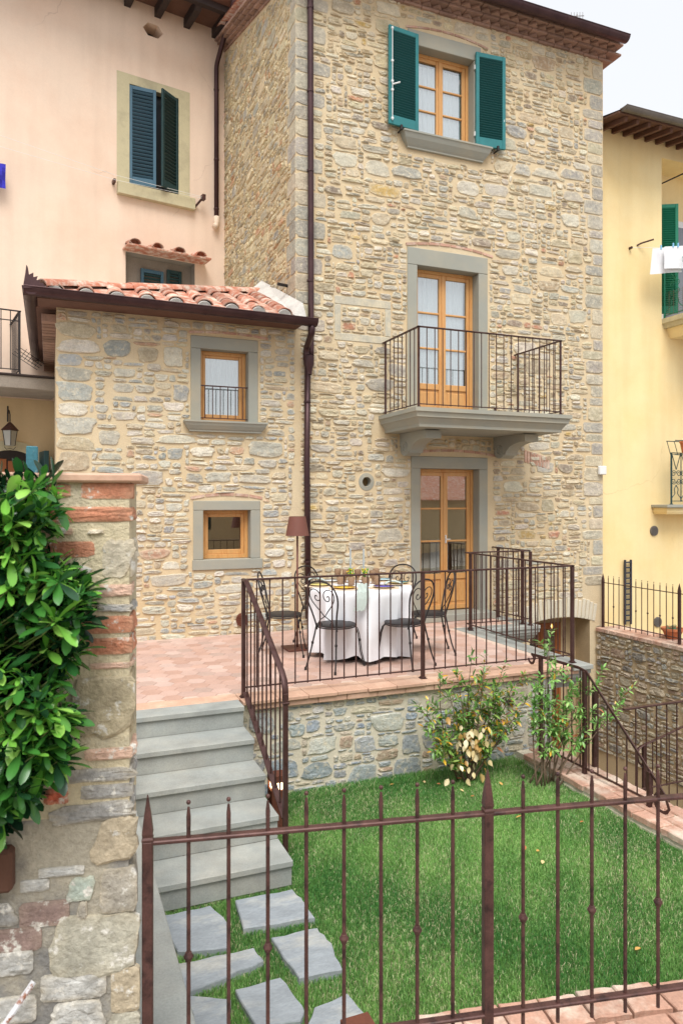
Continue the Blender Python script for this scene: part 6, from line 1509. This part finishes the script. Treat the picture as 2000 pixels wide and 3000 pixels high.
# fallen leaves on the lawn
flm = [leaf_mesh('fallen_leaf', .06, .018, lanc, C(*c), -.2, .4, 4).mesh('fallen_leaf', M['leaf'], True) for c in ((212, 164, 92), (186, 120, 74), (222, 196, 140))]
FL = [(905, 768), (840, 770), (925, 815), (800, 620), (1110, 635), (1080, 577), (1370, 1215), (455, 465), (380, 460), (222, 468), (610, 520), (560, 500), (740, 470), (530, 440), (600, 445), (815, 460)]
for k, (x, y) in enumerate(FL):
    p = onZ(1000 + x * K1, 2000 + y * K1, G + .012); o = link('fallen_leaf', flm[k % 3]); o.location = p; o.rotation_euler = (rr_.uniform(-.3, .3), rr_.uniform(-.3, .3), rr_.uniform(0, 6.28)); s_ = rr_.uniform(.5, .9); o.scale = (s_, s_, s_)
    tag(o, 'dry fallen leaf lying on the green lawn', 'leaf', 'fallen leaves on the lawn')
# plant pot on the coping
pp = onZ(1750 + 1370 * 250 / 1568, 1600 + 1690 * 250 / 1568, -.285)
pot = empty('terracotta_pot', pp, 'terracotta bowl pot with small succulents on the brick coping', 'flower pot')
o = MB().lathe([(.085, 0), (.10, .02), (.13, .09), (.145, .115), (.155, .115), (.155, .15), (.14, .15), (.13, .12)], pp, 24).build('bowl', solid('pot_clay', C(190, 116, 76), .8), pot, smooth=True); smooth_me(o.data)
o = MB().lathe([(.12, .128), (.01, .135)], pp, 16).build('soil', M['soil'], pot)
sl = MB()
for k in range(46):
    a, rd = rr_.uniform(0, 6.28), rr_.uniform(0, .115); q = Vector((pp[0] + rd * math.cos(a), pp[1] + rd * math.sin(a), pp[2] + .125)); sl.tube([q, q + Vector((rr_.uniform(-.02, .02), rr_.uniform(-.02, .02), rr_.uniform(.03, .07)))], [.007, .002], 5)
sl.build('succulent', solid('succulent_green', C(84, 120, 88), .6), pot)
rp = onY(1650 + 905 * .3825, 650 + 1720 * .3825, 8.88); pt2 = empty('terracotta_pot', (rp[0] + .10, 8.88, rp[2] - .12), 'small terracotta pot in the green planter bracket of the yellow house', 'flower pot')
MB().lathe([(.07, 0), (.10, .16), (.11, .16), (.11, .19), (.09, .19)], (rp[0] + .10, 8.88, rp[2] - .10), 16).build('pot', M['pot_clay'], pt2)
pl = MB()
for k in range(14): a = rr_.uniform(0, 6.28); pl.tube([(rp[0] + .1, 8.88, rp[2] + .07), (rp[0] + .1 + .06 * math.cos(a), 8.88 + .06 * math.sin(a), rp[2] + .16)], [.006, .001], 5)
pl.build('plant', M['succulent_green'], pt2)

# ================================================================== TABLE, CHAIRS, LAMP
TC = Vector((3.20, 7.32, 0)); TR = .565; TZ = .755
tb = empty('dining_table', TC, 'round dining table under a white cloth on the terrace', 'table')
MB().lathe([(TR - .02, -.03), (TR - .01, -.02), (TR - .01, -.006), (TR - .02, 0)], (TC.x, TC.y, TZ - .006), 40).build('table_top', M['darkwood'], tb)
MB().tube([(TC.x, TC.y, .03), (TC.x, TC.y, TZ - .03)], .04, 12).box(TC.x - .28, TC.x + .28, TC.y - .28, TC.y + .28, 0, .03, .01).build('pedestal', M['blackiron'], tb)
cl_ = MB(); NA, NR = 220, 30
def cloth_pt(a, j):
    if j <= 5: r_ = TR * j / 5 * .99; return (TC.x + r_ * math.cos(a), TC.y + r_ * math.sin(a), TZ)
    t = (j - 5) / (NR - 5)
    hem = .010 + .05 * (math.sin(a * 4 + 1) * .5 + .5) + .07 * math.exp(-((math.atan2(math.sin(a - R(238)), math.cos(a - R(238)))) / .22) ** 2)
    z = TZ - (TZ - hem) * t
    rd_ = lambda x: (1 - abs(math.sin(x))) ** 1.4
    fold = (.105 * rd_(a * 4.0 + .7 + .5 * math.sin(a * 2)) + .06 * rd_(a * 6.5 + 1.9 + .6 * math.sin(a * 3 + 1)) - .075 + .012 * math.sin(a * 19 + 2 * math.sin(a * 3))) * min(1, t * 1.5) ** 1.1
    flare = -.018 * t + .03 * max(0, t - .85) * 4 * (math.sin(a * 5 + 2) * .5 + .5)
    edge = .012 * math.sin(min(1, t * 8) * math.pi / 2)
    r_ = TR + edge + flare + fold
    return (TC.x + r_ * math.cos(a + .03 * math.sin(a * 11) * t), TC.y + r_ * math.sin(a + .03 * math.sin(a * 11) * t), z)
P_ = [cloth_pt(2 * math.pi * i / NA, j) for j in range(NR + 1) for i in range(NA)]; k0 = cl_.addv(P_)
for j in range(NR):
    for i in range(NA): i2 = (i + 1) % NA; cl_.f.append((k0 + j * NA + i, k0 + j * NA + i2, k0 + (j + 1) * NA + i2, k0 + (j + 1) * NA + i))
single('tablecloth', cl_, M['cloth'], 'white tablecloth falling in folds to the terrace floor', 'tablecloth', (TC.x, TC.y, TZ), smooth=True)
# bistro chair, facing +Y locally
def arcpts(fn, n): return [fn(i / n) for i in range(n + 1)]
def chair(lab):
    e = empty('iron_chair', (0, 0, 0), lab, 'chair', 'bistro chairs round the table', local=True); m = M['blackiron']
    s = MB().lathe([(.19, -.012), (.203, -.008), (.205, .0), (.195, .006), (.02, .004)], (0, 0, .445), 28).build('seat', m, e, smooth=True); smooth_me(s.data)
    MB().tube(arcpts(lambda t: (.195 * math.cos(2 * math.pi * t), .195 * math.sin(2 * math.pi * t), .425), 28), .007, 6).build('seat_ring', m, e)
    for sx in (-1, 1):
        f = MB()
        for o_ in (-.009, .009): f.tube([(sx * .02 + o_, .10, .428), (sx * (.10) + o_, .155, .425), (sx * .135 + o_, .17, .395), (sx * .15 + o_, .185, .33), (sx * .165 + o_, .205, .15), (sx * .185 + o_, .235, .012)], .0058, 6)
        f.lathe([(.012, -.012), (.014, 0), (.012, .012)], (sx * .157, .195, .27), 8).lathe([(.013, 0), (.012, .03)], (sx * .185, .235, 0), 8)
        f.build('leg', m, e, smooth=False)
        b = MB().tube([(sx * .125, -.165, .445), (sx * .135, -.18, .36), (sx * .165, -.225, .14), (sx * .185, -.265, .012)], .0085, 8)
        b.lathe([(.012, -.012), (.014, 0), (.012, .012)], (sx * .148, -.2, .27), 8).lathe([(.013, 0), (.012, .03)], (sx * .185, -.265, 0), 8)
        b.build('leg', m, e)
    bp = lambda x, z: (x, -.165 - (z - .44) * .24, z)
    loop = [(-.125, .40), (-.128, .46), (-.150, .56), (-.182, .66), (-.195, .74), (-.175, .82), (-.125, .875), (-.06, .90), (0, .905)]
    loop = loop + [(-x, z) for x, z in loop[-2::-1]]
    # smooth the loop
    def chaikin(p, n=2):
        for _ in range(n):
            q = [p[0]]
            for a, b in zip(p[:-1], p[1:]): q += [(a[0] * .75 + b[0] * .25, a[1] * .75 + b[1] * .25), (a[0] * .25 + b[0] * .75, a[1] * .25 + b[1] * .75)]
            p = q + [p[-1]]
        return p
    MB().tube([bp(x, z) for x, z in chaikin(loop)], .0088, 8).build('back_frame', m, e, smooth=True)
    for sx in (-1, 1):     # heart scrolls
        h = [(sx * .005, .545), (sx * .05, .60), (sx * .11, .66), (sx * .155, .73), (sx * .145, .80), (sx * .09, .825), (sx * .035, .80), (sx * .015, .75), (sx * .035, .705), (sx * .075, .70), (sx * .095, .73), (sx * .08, .76), (sx * .062, .745)]
        MB().tube([bp(x, z) for x, z in chaikin(h)], .0052, 6).build('scroll', m, e, smooth=True)
        h2 = [(sx * .0, .545), (sx * .04, .52), (sx * .075, .50), (sx * .095, .46), (sx * .07, .44), (sx * .05, .46), (sx * .065, .48)]
        MB().tube([bp(x, z) for x, z in chaikin(h2)], .005, 6).build('scroll', m, e, smooth=True)
    return e
def copy_tree(o, parent=None):
    c = o.copy(); col.objects.link(c); c.parent = parent
    for ch in list(o.children): copy_tree(ch, c)
    return c
CH = [((2.70, 6.80), 'black iron chair with its heart-shaped back near the stair railing side of the table'), ((3.40, 6.66), 'black iron chair between the table and the front railing, back towards the garden'), ((3.92, 7.08), 'black iron chair in front of the garden door'),
      ((2.40, 7.62), 'black iron chair beside the brown floor lamp'), ((2.98, 8.02), 'black iron chair against the stone wall by the downpipe, mostly hidden by the table'), ((3.86, 7.86), 'black iron chair behind the table next to the grey door surround')]
c0 = chair(CH[0][1])
for k, ((x, y), lab) in enumerate(CH):
    c = c0 if k == 0 else copy_tree(c0)
    v = Vector((TC.x - x, TC.y - y)); c.location = (x, y, .001); c.rotation_euler = (0, 0, math.atan2(-v.x, v.y) + (-.25, .12, .0, -.05, .1, -.1)[k]); c['label'] = lab
# floor lamp
lp = Vector((2.63, 7.83, 0)); la = empty('floor_lamp', lp, 'brown floor lamp with a conical shade beside the downpipe', 'lamp')
MB().box(lp.x - .15, lp.x + .15, lp.y - .15, lp.y + .15, 0, .022, .004).build('base', M['lampshade'], la)
MB().tube([(lp.x, lp.y, .02), (lp.x, lp.y, 1.36)], .011, 10).build('pole', M['lampshade'], la, smooth=True)
sh = MB(); n = 32
for (r0, z0, r1, z1) in ((.135, 1.30, .095, 1.52), (.131, 1.302, .091, 1.518)):
    for k in range(n):
        a, b = 2 * math.pi * k / n, 2 * math.pi * (k + 1) / n; sh.quad((lp.x + r0 * math.cos(a), lp.y + r0 * math.sin(a), z0), (lp.x + r0 * math.cos(b), lp.y + r0 * math.sin(b), z0), (lp.x + r1 * math.cos(b), lp.y + r1 * math.sin(b), z1), (lp.x + r1 * math.cos(a), lp.y + r1 * math.sin(a), z1))
sh.lathe([(.093, 1.505), (.0929, 1.508)], (lp.x, lp.y, 0), 32); sh.build('shade', M['lampshade'], la, smooth=True, recalc=False)
# table setting
def onT(x, y): return Vector((TC.x + x, TC.y + y, TZ + .002))
cam_ang = lambda a: (math.cos(a - TH), math.sin(a - TH))
t4 = lambda x, y: onZ(850 + x * 400 / 1568, 1600 + y * 400 / 1568, TZ + .02)
plates = [((340, 437), 'pale yellow dinner plate by the sage napkin', (226, 206, 110), (236, 222, 160)), ((620, 470), 'orange yellow dinner plate in front of the glasses', (232, 176, 52), (232, 188, 92)), ((1075, 460), 'deep blue dinner plate with a pale rim', (58, 40, 168), (214, 200, 160)), ((1240, 412), 'turquoise dinner plate with a yellow rim', (24, 140, 160), (214, 196, 110)), ((1050, 378), 'pale blue plate at the far side of the table', (150, 196, 210), (220, 220, 210)), ((470, 392), 'white plate at the far side of the table', (224, 228, 230), (216, 214, 205))]
for k, (p, lab, c1, c2) in enumerate(plates):
    q = t4(*p); e = empty('dinner_plate', (q[0], q[1], TZ + .002), lab, 'plate', 'plates on the table'); o = (q[0], q[1], TZ + .002)
    MB().lathe([(.17, 0), (.172, .002), (.17, .004), (.01, .004)], o, 30).build('placemat', solid('placemat', C(206, 186, 160), .95), e)
    MB().lathe([(.06, .005), (.075, .008), (.118, .020), (.122, .023), (.116, .024)], o, 30).build('rim', solid('rim%d' % k, C(*c2), .2, spec=.5), e, smooth=True)
    MB().lathe([(.1165, .0242), (.09, .018), (.06, .0155), (.005, .015)], o, 30).build('well', solid('glaze%d' % k, C(*c1), .15, spec=.6, c2=C(*[min(255, int(v * 1.25 + 20)) for v in c1]), c2scale=30), e, smooth=True)
def goblet(x, y, h, lab):
    q = onZ(850 + x * 400 / 1568, 1600 + y * 400 / 1568, TZ); o = (q[0], q[1], TZ + .001)
    mb = MB().lathe([(.033, 0), (.034, .003), (.012, .010), (.008, .02), (.012, .028), (.008, .036), (.012, h * .34), (.028, h * .45), (.038, h * .65), (.039, h * .98), (.037, h), (.036, h * .98), (.034, h * .65), (.024, h * .5)], (0, 0, 0), 18)
    me = mb.mesh('goblet', M['smoked'], True); ob = link('goblet', me); ob.location = o; tag(ob, lab, 'glass', 'smoked glasses on the table')
def tumbler(x, y, lab):
    q = onZ(850 + x * 400 / 1568, 1600 + y * 400 / 1568, TZ); mb = MB().lathe([(.032, 0), (.036, .004), (.040, .088), (.038, .09), (.036, .086), (.032, .008)], (0, 0, 0), 18); ob = link('tumbler', mb.mesh('tumbler', M['smoked'], True)); ob.location = (q[0], q[1], TZ + .001); tag(ob, lab, 'glass', 'smoked glasses on the table')
for x, y in ((545, 408), (635, 420), (775, 418), (945, 430), (985, 405)): goblet(x, y, .15, 'brown smoked glass goblet standing on the table')
for x, y in ((575, 440), (700, 450), (870, 458), (995, 440)): tumbler(x, y, 'brown smoked glass tumbler standing on the table')
for k, (x, y) in enumerate(((690, 420), (842, 425))):
    q = onZ(850 + x * 400 / 1568, 1600 + y * 400 / 1568, TZ); e = empty('candlestick', (q[0], q[1], TZ + .001), 'dark candlestick with a tall grey twisted candle', 'candlestick', 'candlesticks on the table'); o = (q[0], q[1], TZ + .001)
    b = MB().lathe([(.035, 0), (.036, .006), (.012, .015), (.009, .05), (.009, .12), (.014, .13), (.02, .15), (.03, .158), (.014, .16)], o, 16).build('holder', M['blackiron'], e, smooth=True); smooth_me(b.data)
    c = MB()
    for t in (0, 1, 2): c.tube([(o[0] + .0045 * math.cos(2.1 * t + i * .55), o[1] + .0045 * math.sin(2.1 * t + i * .55), o[2] + .15 + .24 * i / 26) for i in range(27)], .006, 6)
    c.build('candle', solid('grey_wax', C(172, 180, 182), .6), e, smooth=True)
for k, (x, y) in enumerate(((705, 432), (862, 435))):
    q = onZ(850 + x * 400 / 1568, 1600 + y * 400 / 1568, TZ); q = (q[0], q[1] + .03, TZ + .001); e = empty('flower_glass', q, 'small glass with yellow flowers and green stems on the table', 'flower vase', 'flower glasses on the table')
    MB().lathe([(.028, 0), (.034, .08), (.032, .08), (.026, .006)], q, 14).build('glass', M['smoked'], e, smooth=True)
    f1, f2 = MB(), MB()
    for i in range(26):
        a, rd = rr_.uniform(0, 6.28), rr_.uniform(0, .05); t = Vector((q[0] + rd * math.cos(a), q[1] + rd * math.sin(a), q[2] + rr_.uniform(.09, .17))); f1.tube([(q[0], q[1], q[2] + .05), t], [.003, .0025], 4)
        if i < 12: f2.lathe([(.002, -.008), (.009, 0), (.002, .008)], t, 6)
        else: f1.lathe([(.002, -.012), (.011, 0), (.002, .012)], t, 6)
    f1.build('foliage', solid('flower_green', C(112, 150, 54), .7), e); f2.build('flower', solid('flower_yellow', C(228, 190, 40), .7), e)
# sage napkins: one hanging over the front edge, two lying
def napkin(lab, path, wd, axis, m=M['napkin']):
    mb = MB(); n = len(path); ax = Vector(axis)
    Q = lambda i, j: Vector(path[i]) + ax * ((j / 8 - .5) * wd * (1 - .35 * math.sin(i * .9) ** 2 * .5)) + Vector((0, 0, .008 * math.sin(j * 2.2 + i * .7)))
    for i in range(n - 1):
        for j in range(8): mb.quad(Q(i, j), Q(i + 1, j), Q(i + 1, j + 1), Q(i, j + 1))
    single('napkin', mb, m, lab, 'napkin', path[0], smooth=True)
fa = R(-97) - 0; fx, fy = math.cos(R(249)), math.sin(R(249))
bs = Vector((TC.x, TC.y, TZ)); fd = Vector((fx, fy, 0)); sd_ = Vector((-fy, fx, 0))
napkin('sage green napkin hanging over the table edge towards the garden', [bs + fd * .40 + Vector((0, 0, .07)), bs + fd * .48 + Vector((0, 0, .05)), bs + fd * .56 + Vector((0, 0, .03)), bs + fd * .615 + Vector((0, 0, .005)), bs + fd * .635 + sd_ * -.01 + Vector((0, 0, -.06)), bs + fd * .645 + sd_ * -.03 + Vector((0, 0, -.13)), bs + fd * .65 + sd_ * -.05 + Vector((0, 0, -.18))], .13, sd_)
for x, y, lab in ((290, 400, 'sage green napkin crumpled at the table edge towards the floor lamp'), (1180, 440, 'sage green napkin beside the deep blue plate')):
    q = Vector(t4(x, y)); napkin(lab, [q + Vector((-.10 + .035 * i, .02 * math.sin(i), .012 + .022 * math.sin(i * .55))) for i in range(7)], .13, (.3, .95, 0))

# ================================================================== HOUSES ACROSS THE STREET (seen in the glass of the doors)
oh = empty('street_house', (14.5, -6.0, -.12), 'ochre house with a low tiled roof across the street, mirrored in the door glass', 'house')
T_ = Matrix.Translation((14.5, -6.0, 0)) @ Matrix.Rotation(R(-32), 4, 'Z')
MB().box(-6, 6, -3, 0, -2.5, 1.75, 0, T_).build('wall', M['cream'], oh)
rt = MB()
for k in range(56):
    x0 = -6.2 + .22 * k
    for a, b, ha, hb in ((x0, x0 + .11, 0, .06), (x0 + .11, x0 + .22, .06, 0)):
        rt.quad(T_ @ Vector((a, .5, 1.70 + ha)), T_ @ Vector((b, .5, 1.70 + hb)), T_ @ Vector((b, -5.5, 4.3 + hb)), T_ @ Vector((a, -5.5, 4.3 + ha)))
rt.build('roof', M['rooftile'], oh, recalc=False)
ow = empty('street_building', (-2, -9.0, -.12), 'plain cream building with green shutters on the far side of the street', 'house')
MB().box(-12, 7, -13, -9, -.22, 2.7).build('wall', M['cream'], ow)
rt = MB()
for k in range(90):
    x0 = -12.3 + .22 * k
    for a, b, ha, hb in ((x0, x0 + .11, 0, .06), (x0 + .11, x0 + .22, .06, 0)): rt.quad((a, -8.5, 2.7 + ha), (b, -8.5, 2.7 + hb), (b, -13.5, 3.7 + hb), (a, -13.5, 3.7 + ha))
rt.build('roof', M['rooftile'], ow, recalc=False)
for wx in (-8, -4.5, -1, 2.5, 5.2): MB().box(wx - .5, wx + .5, -9.0, -8.97, .6, 2.1, .01).build('window', M['darkgreen'], ow)
